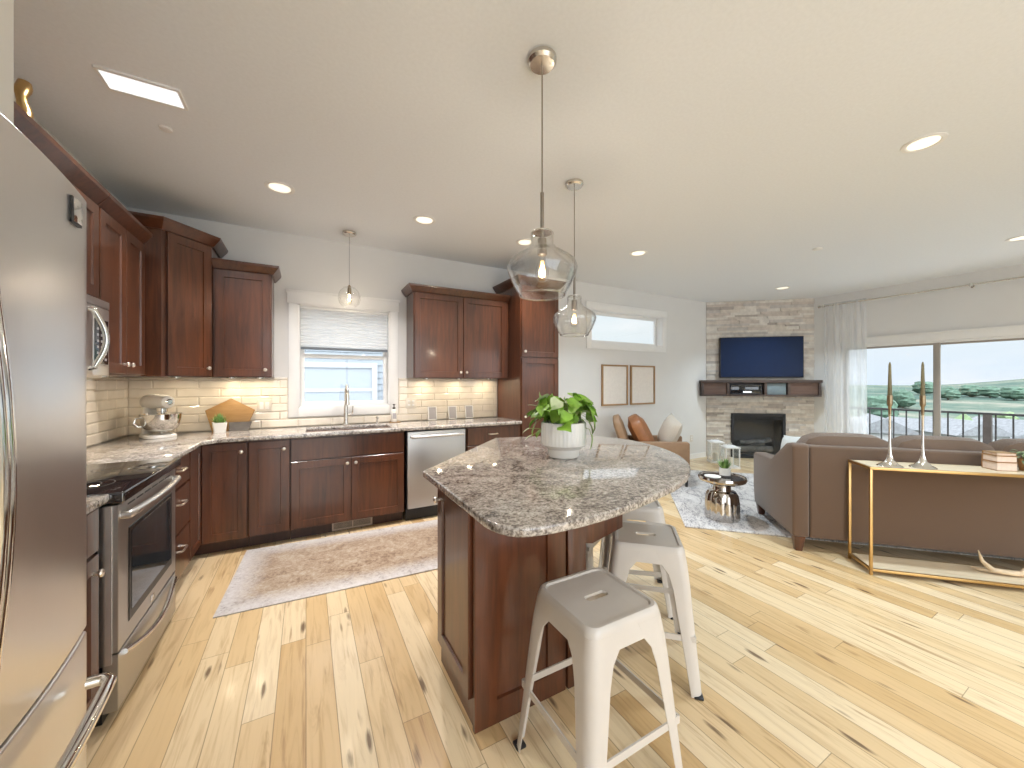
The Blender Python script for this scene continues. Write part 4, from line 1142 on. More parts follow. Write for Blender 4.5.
island_pendant((1.709, 2.163, H), 1.822, 'clear glass pendant light over the far end of the island, by its ceiling canopy')

# ------------------------------------------------------------------ downlights
def downlight(x, y, label, power=W_DOWN, col=NEUT):
    t = thing('recessed_light', label, 'ceiling light', (x, y, H - 0.0005), 0, 'recessed ceiling lights')
    bm = NB(); lathe(bm, [(0.098, 0.0), (0.097, -0.005), (0.078, -0.008), (0.070, -0.003), (0.070, 0.0)], seg=36, cap0=False, cap1=False); obj('trim_ring', bm, M['trim'], t)
    bm = NB(); lathe(bm, [(0.071, -0.0025), (0.004, -0.003)], seg=32); obj('lens', bm, M['lens'], t)
    lamp('downlight_lamp', t, 'AREA', (0, 0, -0.012), power, col, 0.13, spot=1.9)
downlight(-0.17, 3.27, 'recessed ceiling light above the corner end of the kitchen counter')
downlight(0.926, 3.30, 'recessed ceiling light above the counter right of the globe pendant')
downlight(1.986, 3.32, 'recessed ceiling light seen just behind the large island pendant')
downlight(3.265, 2.99, 'recessed ceiling light above the space beside the high window', W_DOWN * 1.15, COOL)
downlight(3.27, 0.78, 'large near recessed ceiling light above the sofa and console table', W_DOWN * 1.15, COOL)
downlight(6.28, 0.82, 'recessed ceiling light at the frame edge above the patio doors', W_DOWN * 1.15, COOL)
downlight(6.42, 3.03, 'small far recessed ceiling light in front of the fireplace', W_DOWN * 1.15, COOL)
for x, y in ((0.6, -1.2), (3.2, -1.4), (5.8, -1.4)): downlight(x, y, 'added unseen ceiling light behind the viewpoint', W_REAR_FILL, COOL if x > 2 else NEUT)  # unseen fill lights, added to brighten the room
vt = thing('ceiling_light_panel', 'bright white flat ceiling light panel above the left kitchen run', 'ceiling light', (-0.70, 2.49, H - 0.0005), 0.0)
bm = NB(); ring_loft(bm, [rrect(0.155, 0.080, 0.006, z=0), rrect(0.153, 0.078, 0.006, z=-0.010), rrect(0.140, 0.065, 0.004, z=-0.010), rrect(0.140, 0.065, 0.004, z=-0.004)], True, False, False); obj('frame', bm, M['trim'], vt)
bm = NB(); ring_loft(bm, [rrect(0.141, 0.066, 0.004, z=-0.0035), rrect(0.141, 0.066, 0.004, z=-0.0055)], True, True, True); obj('diffuser', bm, M['panelglow'], vt)
lamp('panel_lamp', vt, 'AREA', (0, 0, -0.012), W_DOWN * 0.8, (0.92, 0.97, 1.0), 0.12, spot=2.6)
bm = NB(); lathe(bm, [(0.045, 0), (0.043, -0.012), (0.02, -0.018)], seg=24); dt = obj('ceiling_sprinkler', bm, M['trim']); dt.location = (4.85, 1.95, H - 0.0005); tag(dt, 'small flush white sprinkler cover on the ceiling toward the patio doors', 'sprinkler')

bm = NB(); lathe(bm, [(0.030, 0), (0.028, -0.010), (0.012, -0.014)], seg=20); dt = obj('ceiling_sprinkler', bm, M['trim']); dt.location = (-0.70, 2.82, H - 0.0005); tag(dt, 'tiny white sprinkler cover on the ceiling beside the flat light panel', 'sprinkler')

# ------------------------------------------------------------------ island
TOPZ = 0.915
outline = [(0.505, 1.828), (0.503, 1.20), (0.505, 1.075), (0.545, 0.985), (0.64, 0.950), (0.80, 0.945), (1.008, 0.970), (1.223, 1.020), (1.476, 1.098), (1.714, 1.228), (1.906, 1.41), (2.055, 1.645), (2.135, 1.90), (2.145, 2.12), (2.07, 2.32), (1.92, 2.45), (1.68, 2.535), (1.45, 2.60), (1.30, 2.635)]
def open_spline(pts, n):
    o = []
    for i in range(len(pts) - 1):
        p0 = Vector(pts[max(0, i - 1)]); p1 = Vector(pts[i]); p2 = Vector(pts[i + 1]); p3 = Vector(pts[min(len(pts) - 1, i + 2)])
        for k in range(n):
            t = k / n
            o.append(tuple(0.5 * ((2 * p1) + (-p0 + p2) * t + (2 * p0 - 5 * p1 + 4 * p2 - p3) * t * t + (-p0 + 3 * p1 - 3 * p2 + p3) * t ** 3)))
    o.append(tuple(pts[-1])); return o
smooth_out = [outline[0]] + open_spline(outline[1:], 5)
bm = NB(); prism(bm, smooth_out, TOPZ - 0.031, TOPZ)
bmesh.ops.recalc_face_normals(bm, faces=bm.faces)
es = [e for e in bm.edges if abs(e.verts[0].co.z - e.verts[1].co.z) < 1e-5]
bmesh.ops.bevel(bm, geom=es, offset=0.007, segments=3, affect='EDGES', profile=0.5, clamp_overlap=True)
tag(obj('island_countertop', bm, M['granite'], ang=0.9), 'polished speckled granite island top with a wide rounded end', 'countertop')
isl = thing('island_cabinet', 'dark cherry island base carrying the granite top', 'cabinet', (0, 0, 0))
base = [(0.575, 1.345), (1.10, 1.345), (1.33, 2.02), (1.24, 2.42), (0.575, 1.755)]
bm = NB(); prism(bm, base, 0.0, TOPZ - 0.0315); obj('carcass', bm, M['cab'], isl, smooth=False)
# door facing the kitchen side (-x)
bm = NB(); door_bm(bm, 0, 0.115, 0.385, 0.865, y=0.0, rail=0.06); xf(bm, Matrix.Translation((0.552, 1.742, 0)) @ Matrix.Rotation(-PI / 2, 4, 'Z')); dd = obj('door', bm, M['cab'], isl)
bm = NB(); knob_bm(bm, 0.035, 0.80, 0.0); xf(bm, Matrix.Translation((0.552, 1.742, 0)) @ Matrix.Rotation(-PI / 2, 4, 'Z')); obj('knob', bm, M['knob'], dd)
# end panel facing the stools
bm = NB(); door_bm(bm, 0.567, 0.0, 1.000, TOPZ - 0.032, y=1.325, t=0.019, rail=0.095, rec=0.012); obj('end_panel', bm, M['cab'], isl)
bm = NB(); box(bm, 1.010, 1.322, 0, 1.112, 1.40, TOPZ - 0.032, 0.003); obj('corner_post', bm, M['cab'], isl)
bm = NB()
pf = [(0.0, 0.0), (0.0, -0.265), (0.045, -0.275), (0.235, -0.235), (0.235, 0.0)]
v0 = [bm.verts.new((1.112 + x, 1.33, TOPZ - 0.032 + z)) for x, z in pf]; v1 = [bm.verts.new((1.112 + x, 1.40, TOPZ - 0.032 + z)) for x, z in pf]
bm.faces.new(v0); bm.faces.new(v1[::-1])
for i in range(5): bm.faces.new((v0[i], v1[i], v1[(i + 1) % 5], v0[(i + 1) % 5]))
bevel_sharp(bm, 0.004, 2); obj('bracket', bm, M['cab'], isl)
bm = NB(); box(bm, 0.628, 1.318, 0.775, 0.70, 1.326, 0.845, 0.003); obj('outlet_cover', bm, M['black'], isl)

# ------------------------------------------------------------------ stools
def make_stool(loc, rotz, label):
    t = thing('counter_stool', label, 'stool', loc, rotz, 'white metal counter stools')
    bm = NB(); NS = 9
    def slot(hx, hy, z, ref):
        o = []
        for x, y, _ in ref:
            a = math.atan2(y, x); c, s = math.cos(a), math.sin(a)
            r = 1.0 / max(abs(c) / hx, abs(s) / hy)
            x_, y_ = r * c, r * s
            # round the slot's ends
            ex = hx - hy
            if abs(x_) > ex:
                xx = (abs(x_) - ex) / hy; y_ = math.copysign(min(abs(y_), hy * math.sqrt(max(0, 1 - xx * xx))), y_)
            o.append((x_, y_, z))
        return o
    def rrect_s(hx, hy, r, n, z):
        p = rrect(hx, hy, r, n, z); o = []
        for i, a in enumerate(p):
            b_ = p[(i + 1) % len(p)]; o.append(a)
            if math.hypot(a[0] - b_[0], a[1] - b_[1]) > 0.1: o += [(a[0] + (b_[0] - a[0]) * k / 16, a[1] + (b_[1] - a[1]) * k / 16, z) for k in range(1, 16)]
        return o
    R = [rrect_s(0.166, 0.166, 0.040, NS, 0.535), rrect_s(0.157, 0.157, 0.040, NS, 0.592), rrect_s(0.153, 0.153, 0.039, NS, 0.604), rrect_s(0.146, 0.146, 0.036, NS, 0.610), rrect_s(0.136, 0.136, 0.030, NS, 0.610), rrect_s(0.131, 0.131, 0.028, NS, 0.604)]
    R += [slot(0.050, 0.0165, 0.603, R[-1]), slot(0.048, 0.0145, 0.595, R[-1])]
    ring_loft(bm, R, True); obj('seat', bm, M['stoolwhite'], t)
    for q in range(4):
        bm = NB()
        def sect(z, half, w, th):
            rr_ = min(0.038, w * 0.8)
            oc = [(half - w, half), (half - rr_, half)] + [(half - rr_ + rr_ * math.cos(a), half - rr_ + rr_ * math.sin(a)) for a in [PI / 2 - PI / 2 * k / 6 for k in range(1, 6)]] + [(half, half - rr_), (half, half - w)]
            ic = [(x - th * 0.7, y - th * 0.7) for x, y in oc[::-1]]
            return [(x, y, z) for x, y in oc + ic]
        ring_loft(bm, [sect(0.585, 0.1585, 0.125, 0.003), sect(0.535, 0.1660, 0.112, 0.003), sect(0.500, 0.1705, 0.088, 0.003), sect(0.440, 0.177, 0.076, 0.003), sect(0.20, 0.198, 0.058, 0.003), sect(0.006, 0.215, 0.046, 0.003)], True, True, True)
        xf(bm, Matrix.Rotation(q * PI / 2, 4, 'Z'))
        lg = obj('leg', bm, M['stoolwhite'], t)
        bm = NB(); box(bm, 0.178, 0.178, 0.0, 0.217, 0.217, 0.012, 0.004); xf(bm, Matrix.Rotation(q * PI / 2, 4, 'Z')); obj('foot_cap', bm, M['black'], lg)
        bm = NB(); box(bm, -0.19, 0.186, 0.225, 0.19, 0.192, 0.25); xf(bm, Matrix.Rotation(q * PI / 2, 4, 'Z')); obj('stretcher', bm, M['stoolwhite'], t)
    return t
st = make_stool((0.893, 1.008, 0), 0.0, 'nearest white metal stool, its whole seat and hand slot in view')
st2 = dup(st, (1.470, 1.300, 0), math.radians(-44), 'white metal stool turned diagonally, second from the viewer beside the island')
st3 = dup(st, (1.82, 1.71, 0), math.radians(-40), 'white metal stool mostly hidden under the rounded end of the island top')
st4 = dup(st, (1.73, 2.19, 0), math.radians(-62), 'white metal stool behind the island bracket with only its legs showing')

# ------------------------------------------------------------------ pothos on the island
pp = thing('potted_pothos', 'leafy green pothos in a ribbed white pot on the island', 'plant', (1.322, 1.775, TOPZ))
bm = NB()
prof = [(0.078, 0.0), (0.086, 0.006), (0.094, 0.05), (0.112, 0.066), (0.128, 0.075), (0.131, 0.085), (0.131, 0.190), (0.129, 0.203), (0.121, 0.206), (0.118, 0.195), (0.115, 0.17)]
lathe(bm, prof, seg=144, flute=lambda a, k, z: 1 - (0.022 * (0.5 + 0.5 * math.cos(36 * a)) if 4 <= k <= 7 and k != 4 else 0))
obj('pot', bm, M['white'], pp)
bm = NB(); lathe(bm, [(0.116, 0.172), (0.06, 0.182), (0.004, 0.184)], seg=24); obj('soil', bm, M['soil'], pp)
rnd = random.Random(11)
def leaf(bm, base, d, up, ln, w, mi=0, curl=0.25):
    d = d.normalized(); s = d.cross(up).normalized(); u = s.cross(d).normalized()
    prof_ = [(0.0, 0.0), (0.10, 0.36), (0.28, 0.50), (0.5, 0.42), (0.75, 0.22), (1.0, 0.0)]
    mid = [base + d * (t * ln) + u * (-curl * ln * t * t) for t, _ in prof_]
    f0 = []
    vm = [bm.verts.new(p) for p in mid]
    vl = [bm.verts.new(mid[i] + s * (prof_[i][1] * w) + u * (0.10 * w) - d * (0.10 * ln if i == 1 else 0)) for i in range(1, 5)]
    vr = [bm.verts.new(mid[i] - s * (prof_[i][1] * w) + u * (0.10 * w) - d * (0.10 * ln if i == 1 else 0)) for i in range(1, 5)]
    for side, flip in ((vl, False), (vr, True)):
        ch = [vm[0]] + side + [vm[5]]
        for i in range(5):
            q = [ch[i], ch[i + 1], vm[i + 1], vm[i]]
            q2 = []
            for v in q:
                if v not in q2: q2.append(v)
            if len(q2) >= 3:
                f = bm.faces.new(q2 if not flip else q2[::-1]); f.material_index = mi
bl, bs = NB(), NB()
for i in range(96):
    a = rnd.uniform(0, 2 * PI); rr_ = rnd.uniform(0.03, 0.16); hgt = 0.215 + rnd.uniform(0.02, 0.16) * (1.15 - rr_ * 2.8)
    if rnd.random() < 0.16: rr_ = rnd.uniform(0.14, 0.175); hgt = rnd.uniform(0.14, 0.24)
    root = Vector((math.cos(a) * 0.05, math.sin(a) * 0.05, 0.18)); p = Vector((math.cos(a) * rr_, math.sin(a) * rr_, hgt))
    midp = (root + p) / 2 + Vector((0, 0, 0.05))
    tube(bs, [root, midp, p], 0.0018, 5)
    d = Vector((math.cos(a + rnd.uniform(-0.9, 0.9)), math.sin(a + rnd.uniform(-0.9, 0.9)), rnd.uniform(-0.55, 0.75)))
    d = Vector((math.cos(a + rnd.uniform(-1.3, 1.3)) * 0.7, math.sin(a + rnd.uniform(-1.3, 1.3)) * 0.7, rnd.uniform(-0.9, 0.25)))
    up_ = Vector((math.cos(a) * 0.9 + rnd.uniform(-0.4, 0.4), math.sin(a) * 0.9 + rnd.uniform(-0.4, 0.4), rnd.uniform(0.3, 1.0)))
    leaf(bl, p, d, up_, rnd.uniform(0.065, 0.095), rnd.uniform(0.075, 0.105), 1 if rnd.random() < 0.05 else 0)
VL = Vector((-math.cos(YAW), math.sin(YAW), 0))      # toward the photo's left
for ln, drop in ((0.20, 0.02), (0.185, 0.06)):
    b0 = Vector((0, 0, 0.19)); e0 = VL * ln + Vector((0, 0, 0.185 - drop)); tube(bs, [b0, VL * 0.12 + Vector((0, 0, 0.165)), e0], 0.002, 6)
    leaf(bl, e0, VL + Vector((0, 0, -0.4)), Vector((0, 0, 1)), 0.05, 0.035, 1)
leaf(bl, VL * 0.13 + Vector((0, 0, 0.285)), VL + Vector((0, 0, 0.5)), Vector((0, 0, 1)), 0.085, 0.032, 1)
tube(bs, [(0.05, -0.06, 0.19), (0.085, -0.13, 0.17), (0.09, -0.14, 0.135)], 0.002, 6); leaf(bl, Vector((0.09, -0.14, 0.14)), Vector((0.1, -0.1, -1)), Vector((1, -1, 0.2)), 0.085, 0.06, 0)
obj('foliage', bl, [M['leaf'], M['leafpale']], pp, fixn=False)
obj('stem', bs, M['stem'], pp)

# ------------------------------------------------------------------ rugs
bm = NB(); box(bm, -1.25, -0.475, 0.0, 1.25, 0.475, 0.008, 0.003)
rg_ = obj('runner_rug', bm, M['runner']); rg_.location = (0.807, 3.10, 0.0008); rg_.rotation_euler = (0, 0, math.radians(-3.2))
tag(rg_, 'faded brown and cream runner rug along the sink cabinets', 'rug')
R45 = -PI / 4
bm = NB(); box(bm, 0, 0, 0, 3.3, 2.45, 0.012, 0.004)
lr = obj('area_rug', bm, M['rug']); lr.location = (3.09, 2.27, 0.0008); lr.rotation_euler = (0, 0, R45)
tag(lr, 'large ivory and grey patterned area rug in front of the sofa', 'rug')

# ------------------------------------------------------------------ sofa (local x along the back, y toward the fireplace)
SL = 2.06
sf = thing('sofa', 'taupe three-seat sofa seen from behind, facing the fireplace', 'sofa', (3.415, 1.538, 0.0), R45)
def side_arm(x0, x1):
    bm = NB()
    pr = [(0.0, 0.115), (0.0, 0.845), (0.055, 0.862), (0.14, 0.845), (0.46, 0.655), (0.90, 0.635), (0.935, 0.60), (0.935, 0.30), (0.90, 0.115)]
    v0 = [bm.verts.new((x0, y, z)) for y, z in pr]; v1 = [bm.verts.new((x1, y, z)) for y, z in pr]
    bm.faces.new(v0); bm.faces.new(v1[::-1]); n = len(pr)
    for i in range(n): bm.faces.new((v0[i], v1[i], v1[(i + 1) % n], v0[(i + 1) % n]))
    bevel_sharp(bm, 0.018, 3, 0.5); return bm
obj('arm', side_arm(0.0, 0.115), M['sofa'], sf); obj('arm', side_arm(SL - 0.115, SL), M['sofa'], sf)
bm = NB(); box(bm, 0.117, 0.0, 0.115, SL - 0.117, 0.16, 0.845, 0.018, 3); obj('back', bm, M['sofa'], sf)
bm = NB(); box(bm, 0.117, 0.13, 0.115, SL - 0.117, 0.90, 0.30, 0.01, 2); obj('base', bm, M['sofa'], sf)
cwid = (SL - 0.234) / 3
def soft(bm, x0, y0, z0, x1, y1, z1, r, crown_=0.02):
    vs = box(bm, x0, y0, z0, x1, y1, z1)
    bmesh.ops.subdivide_edges(bm, edges=bm.edges[:], cuts=5, use_grid_fill=True)
    c = Vector(((x0 + x1) / 2, (y0 + y1) / 2, (z0 + z1) / 2)); hx, hy, hz = (x1 - x0) / 2, (y1 - y0) / 2, (z1 - z0) / 2
    for v in bm.verts:
        u = Vector(((v.co.x - c.x) / hx, (v.co.y - c.y) / hy, (v.co.z - c.z) / hz))
        ee = [1 - abs(u.x) ** 4 * 0.0, 0, 0]
        fx = (1 - u.y ** 4) * (1 - u.z ** 4); fy = (1 - u.x ** 4) * (1 - u.z ** 4); fz = (1 - u.x ** 4) * (1 - u.y ** 4)
        ln = max(1.0, (abs(u.x) ** 6 + abs(u.y) ** 6 + abs(u.z) ** 6) ** (1 / 6))
        u /= ln
        v.co = c + Vector((u.x * hx + (crown_ * fx if abs(u.x) > 0.8 else 0) * (1 if u.x > 0 else -1), u.y * hy + (crown_ * fy if abs(u.y) > 0.8 else 0) * (1 if u.y > 0 else -1), u.z * hz + (crown_ * fz if abs(u.z) > 0.8 else 0) * (1 if u.z > 0 else -1)))
for i in range(3):
    a = 0.117 + i * cwid
    bm = NB(); soft(bm, a + 0.004, 0.22, 0.30, a + cwid - 0.004, 0.93, 0.47, 0.05, 0.012); obj('seat_cushion', bm, M['cushion'], sf)
    bm = NB(); soft(bm, a + 0.004, 0.0, 0.0, a + cwid - 0.004, 0.20, 0.47, 0.06, 0.014)
    xf(bm, Matrix.Translation((0, 0.125, 0.438)) @ Matrix.Rotation(0.10, 4, 'X')); obj('back_cushion', bm, M['cushion'], sf)
for x, y in ((0.05, 0.04), (SL - 0.05, 0.04), (0.05, 0.86), (SL - 0.05, 0.86)):
    bm = NB(); ring_loft(bm, [rrect(0.024, 0.024, 0.004, 2, 0.0 if y < 0.5 else 0.014, (x, y)), rrect(0.038, 0.038, 0.004, 2, 0.118, (x, y))], True, True, True); obj('leg', bm, M['cab'], sf)
def pillow(bm, s, th):
    n = 12
    def P(i, j, sg):
        u, v = i / n * 2 - 1, j / n * 2 - 1
        k = (1 - abs(u) ** 2.6) * (1 - abs(v) ** 2.6)
        pin = 1 - 0.06 * (1 - abs(u) ** 2) * (abs(v) ** 4) - 0.06 * (1 - abs(v) ** 2) * (abs(u) ** 4)
        return (u * s / 2 * (1 - 0.05 * (1 - abs(v) ** 2) * abs(u) ** 3), sg * th / 2 * k ** 0.55, v * s / 2 * (1 - 0.05 * (1 - abs(u) ** 2) * abs(v) ** 3))
    vf = {}
    for sg in (-1, 1):
        for i in range(n + 1):
            for j in range(n + 1):
                key = (i, j, sg if 0 < i < n and 0 < j < n else 0)
                if key not in vf: vf[key] = bm.verts.new(P(i, j, sg))
    g = lambda i, j, sg: vf[(i, j, sg if 0 < i < n and 0 < j < n else 0)]
    for sg in (-1, 1):
        for i in range(n):
            for j in range(n):
                q = (g(i, j, sg), g(i + 1, j, sg), g(i + 1, j + 1, sg), g(i, j + 1, sg))
                bm.faces.new(q if sg < 0 else q[::-1])
def S2W(x, y, z=0.0):
    c, s = math.cos(R45), math.sin(R45)
    return (3.415 + x * c - y * s, 1.538 + x * s + y * c, z)
bm = NB(); pillow(bm, 0.37, 0.14); wp = obj('throw_pillow', bm, M['whitefab'])
wp.location = S2W(0.235, 0.60, 0.665); wp.rotation_euler = (0.12, 0.10, R45 + PI / 2 + 0.15)
tag(wp, 'white throw pillow propped against the sofa arm near the fireplace', 'pillow')

# ------------------------------------------------------------------ console table behind the sofa
CTL, CTD, CTH = 1.25, 0.27, 0.757
cs = thing('console_table', 'narrow gold-framed console table with pale shelves behind the sofa', 'table', (3.462, 1.084, 0), R45)
q = 0.016
for x, y in ((0, 0), (0, CTD - q), (CTL - q, 0), (CTL - q, CTD - q)):
    bm = NB(); box(bm, x, y, 0, x + q, y + q, CTH - 0.018, 0.001); obj('leg', bm, M['gold'], cs)
for z in (CTH - 0.018, 0.028):
    bm = NB(); box(bm, 0, 0, z, CTL, q, z + 0.018, 0.001); box(bm, 0, CTD - q, z, CTL, CTD, z + 0.018, 0.001); box(bm, 0, q, z, q, CTD - q, z + 0.018, 0.001); box(bm, CTL - q, q, z, CTL, CTD - q, z + 0.018, 0.001); obj('frame', bm, M['gold'], cs)
    bm = NB(); box(bm, q, q, z + 0.002, CTL - q, CTD - q, z + 0.0185); obj('top' if z > 0.5 else 'shelf', bm, M['shelfwood'], cs)
def C2W(x, y, z=0.0):
    c, s = math.cos(R45), math.sin(R45)
    return (3.462 + x * c - y * s, 1.084 + x * s + y * c, z)
def candlestick(loc, label):
    t = thing('candlestick', label, 'candlestick', loc, 0, 'tall candlesticks on the console table')
    bm = NB(); lathe(bm, [(0.070, 0), (0.068, 0.004), (0.045, 0.016), (0.022, 0.045), (0.010, 0.09), (0.0075, 0.20), (0.007, 0.36), (0.009, 0.365)], seg=32); obj('base', bm, M['chrome'], t)
    bm = NB(); lathe(bm, [(0.008, 0.36), (0.009, 0.42), (0.0145, 0.432), (0.0155, 0.445), (0.0155, 0.500), (0.0125, 0.502)], seg=20); obj('cup', bm, M['brass'], t)
    bm = NB(); lathe(bm, [(0.0125, 0.47), (0.012, 0.52), (0.007, 0.715), (0.003, 0.735)], seg=14); obj('candle', bm, M['candle'], t)
candlestick((3.625, 1.030, CTH + 0.001), 'tall candlestick with a dark taper, nearer the end of the console table')
candlestick((3.765, 0.902, CTH + 0.001), 'tall candlestick with a dark taper, standing next to the stacked books')
# books
def book(loc, rot, w, d, h, label, cov):
    t = thing('book', label, 'book', loc, rot, 'books on the console table')
    bm = NB(); box(bm, 0, 0, 0, w, d, 0.003); box(bm, 0, 0, h - 0.003, w, d, h); box(bm, 0, d - 0.003, 0.003, w, d, h - 0.003); obj('cover', bm, cov, t)
    bm = NB(); box(bm, 0.004, 0.003, 0.003, w - 0.004, d - 0.004, h - 0.003); obj('pages', bm, M['pages'], t)
bl_ = C2W(0.742, 0.095, CTH + 0.0015)
book(bl_, R45 + 0.06, 0.112, 0.105, 0.056, 'thick pale-edged book at the bottom of the stack on the console table', M['bookcover'])
book((bl_[0], bl_[1], CTH + 0.0585), R45 + 0.06, 0.110, 0.103, 0.042, 'book with brown covers on top of the thick pale-edged console book', M['bookcover'])
book((bl_[0], bl_[1], CTH + 0.1015), R45 + 0.06, 0.106, 0.100, 0.020, 'thin tan book topping the stack on the console table', M['boardwood'])
# trailing plant at the frame's edge
tp = thing('trailing_plant', 'grey-green trailing plant in a small brown pot beside the books', 'plant', C2W(0.945, 0.150, CTH + 0.001))
bm = NB(); lathe(bm, [(0.040, 0), (0.048, 0.06), (0.050, 0.082), (0.045, 0.082), (0.043, 0.07)], seg=24); obj('pot', bm, M['bookcover'], tp)
bl, bs = NB(), NB(); rnd = random.Random(5)
for i in range(90):
    a = rnd.uniform(0, 2 * PI); r = rnd.uniform(0.01, 0.12); zz = 0.10 - 3.2 * r * r + rnd.uniform(-0.02, 0.02)
    if r < 0.05: zz = 0.07 + rnd.uniform(0, 0.03)
    p = Vector((math.cos(a) * r * 0.70, math.sin(a) * r * 0.78, max(0.012, zz + 0.02)))
    leaf(bl, p, Vector((math.cos(a), math.sin(a), rnd.uniform(-0.6, 0.6))), Vector((0, 0, 1)), 0.032, 0.026)
obj('foliage', bl, M['sage'], tp, fixn=False)
tube(bs, [(-0.02, 0, 0.08), (-0.05, -0.02, 0.130), (0.0, -0.03, 0.170), (0.08, -0.06, 0.195)], [0.004, 0.004, 0.0035, 0.002], 8); obj('stem', bs, M['wax'], tp)
# antler on the lower shelf
an = C2W(0.745, 0.13, 0.0475)
bm = NB()
tube(bm, [(0.22, 0.02, 0.020), (0.10, 0.0, 0.022), (0.0, 0.0, 0.030), (-0.055, 0.0, 0.085), (-0.075, 0.0, 0.155)], [0.018, 0.017, 0.018, 0.011, 0.003], 12)
tube(bm, [(0.02, 0, 0.024), (-0.05, 0.03, 0.017), (-0.07, 0.06, 0.015)], [0.013, 0.010, 0.004], 10)
tube(bm, [(0.14, 0.0, 0.022), (0.19, 0.03, 0.055), (0.20, 0.04, 0.09)], [0.013, 0.009, 0.003], 10)
ao = obj('antler', bm, M['antler']); ao.location = an; ao.rotation_euler = (0, 0, R45)
tag(ao, 'bleached antler lying on the lower shelf of the console table', 'antler')

# ------------------------------------------------------------------ chrome side table with planter and tray
STX, STY, STH = 3.60, 2.235, 0.425
sdt = thing('side_table', 'mirror-finish metal drum side table on the patterned rug', 'side table', (STX, STY, 0.0135))
bm = NB(); lathe(bm, [(0.150, 0), (0.152, 0.01), (0.148, 0.16), (0.138, 0.235), (0.122, 0.265), (0.085, 0.275)], seg=96, flute=lambda a, k, z: 1 + (0.075 * (abs(math.cos(6 * a)) - 0.6) if k in (0, 1, 2, 3) else 0)); obj('base', bm, M['gunmetal'], sdt)
bm = NB(); lathe(bm, [(0.088, 0.268), (0.078, 0.285), (0.078, 0.325), (0.10, 0.34)], seg=40); obj('neck', bm, M['gunmetal'], sdt)
bm = NB(); lathe(bm, [(0.09, 0.338), (0.18, 0.355), (0.206, 0.372), (0.214, 0.392), (0.208, 0.412), (0.192, 0.412), (0.186, 0.404), (0.004, 0.403)], seg=64); obj('top', bm, M['gunmetal'], sdt)
pz = 0.0135 + 0.404
sp = thing('potted_succulent', 'spiky green succulent in a white pot on the metal side table', 'plant', (STX + 0.045, STY + 0.0, pz))
bm = NB(); lathe(bm, [(0.047, 0), (0.050, 0.004), (0.052, 0.085), (0.046, 0.085), (0.044, 0.07)], seg=32); obj('pot', bm, M['white'], sp)
bm = NB(); lathe(bm, [(0.046, 0.0), (0.0535, 0.0), (0.0535, 0.014), (0.05, 0.014)], seg=32); obj('saucer', bm, M['log'], sp)
bm = NB(); succulent(bm, 60, 0.038, 0.12, 0.010, 9); xf(bm, Matrix.Translation((0, 0, 0.07))); obj('foliage', bm, M['succ'], sp)
bm = NB(); lathe(bm, [(0.045, 0), (0.070, 0.004), (0.075, 0.014), (0.072, 0.015), (0.066, 0.008), (0.01, 0.005)], seg=32); dsh = obj('shallow_dish', bm, M['white']); dsh.location = (STX - 0.105, STY + 0.03, pz + 0.0005)
tag(dsh, 'small white shallow dish on the metal side table', 'dish')

# ------------------------------------------------------------------ armchair (local y = depth direction facing, origin near-front corner)
# frame axes: facing f=(1,-1)/sqrt2, width w=(1,1)/sqrt2 ; local x = facing, local y = width
ac = thing('armchair', 'tan leather armchair by the wall behind the island, seen from its side', 'armchair', (4.262, 3.062, 0.0135), R45)
AW, AD = 0.70, 0.80
for y0 in (0.0, AW - 0.085):
    bm = NB()
    pr = [(0.0, 0.13), (0.0, 0.555), (-0.02, 0.572), (-AD + 0.03, 0.545), (-AD, 0.52), (-AD + 0.04, 0.13)]
    v0 = [bm.verts.new((x, y0, z)) for x, z in pr]; v1 = [bm.verts.new((x, y0 + 0.085, z)) for x, z in pr]
    bm.faces.new(v0); bm.faces.new(v1[::-1]); n = len(pr)
    for i in range(n): bm.faces.new((v0[i], v1[i], v1[(i + 1) % n], v0[(i + 1) % n]))
    bevel_sharp(bm, 0.014, 3, 0.4); obj('arm', bm, M['tan'], ac)
bm = NB(); box(bm, -AD + 0.03, 0.088, 0.14, -0.01, AW - 0.088, 0.28, 0.01); obj('base', bm, M['tan'], ac)
bm = NB(); soft(bm, -AD + 0.20, 0.092, 0.28, 0.01, AW - 0.092, 0.43, 0.05, 0.015); obj('seat_cushion', bm, M['leather'], ac)
bm = NB(); soft(bm, -0.06, 0.090, 0.0, 0.06, AW - 0.090, 0.64, 0.05, 0.01); xf(bm, Matrix.Translation((-AD + 0.09, 0, 0.25)) @ Matrix.Rotation(-0.32, 4, 'Y')); obj('backrest', bm, M['tan'], ac)
bm = NB(); soft(bm, -0.095, 0.10, 0.0, 0.095, AW - 0.10, 0.47, 0.06, 0.03); xf(bm, Matrix.Translation((-AD + 0.33, 0, 0.42)) @ Matrix.Rotation(-0.46, 4, 'Y')); obj('back_cushion', bm, M['leather'], ac)
for x, y in ((-0.035, 0.04), (-0.035, AW - 0.04), (-AD + 0.09, 0.04), (-AD + 0.09, AW - 0.04)):
    bm = NB(); ring_loft(bm, [rrect(0.014, 0.014, 0.003, 2, 0, (x, y)), rrect(0.022, 0.022, 0.003, 2, 0.135, (x, y))], True, True, True); obj('leg', bm, M['black'], ac)
bm = NB(); pillow(bm, 0.44, 0.20); ap = obj('throw_pillow', bm, M['creamfab'])
c_, s_ = math.cos(R45), math.sin(R45); lx, ly = -0.20, 0.36
ap.location = (4.262 + lx * c_ - ly * s_, 3.062 + lx * s_ + ly * c_, 0.66); ap.rotation_euler = (-0.36, 0.25, R45 - PI / 2 + 0.2)
tag(ap, 'cream throw pillow standing in the tan leather armchair', 'pillow')

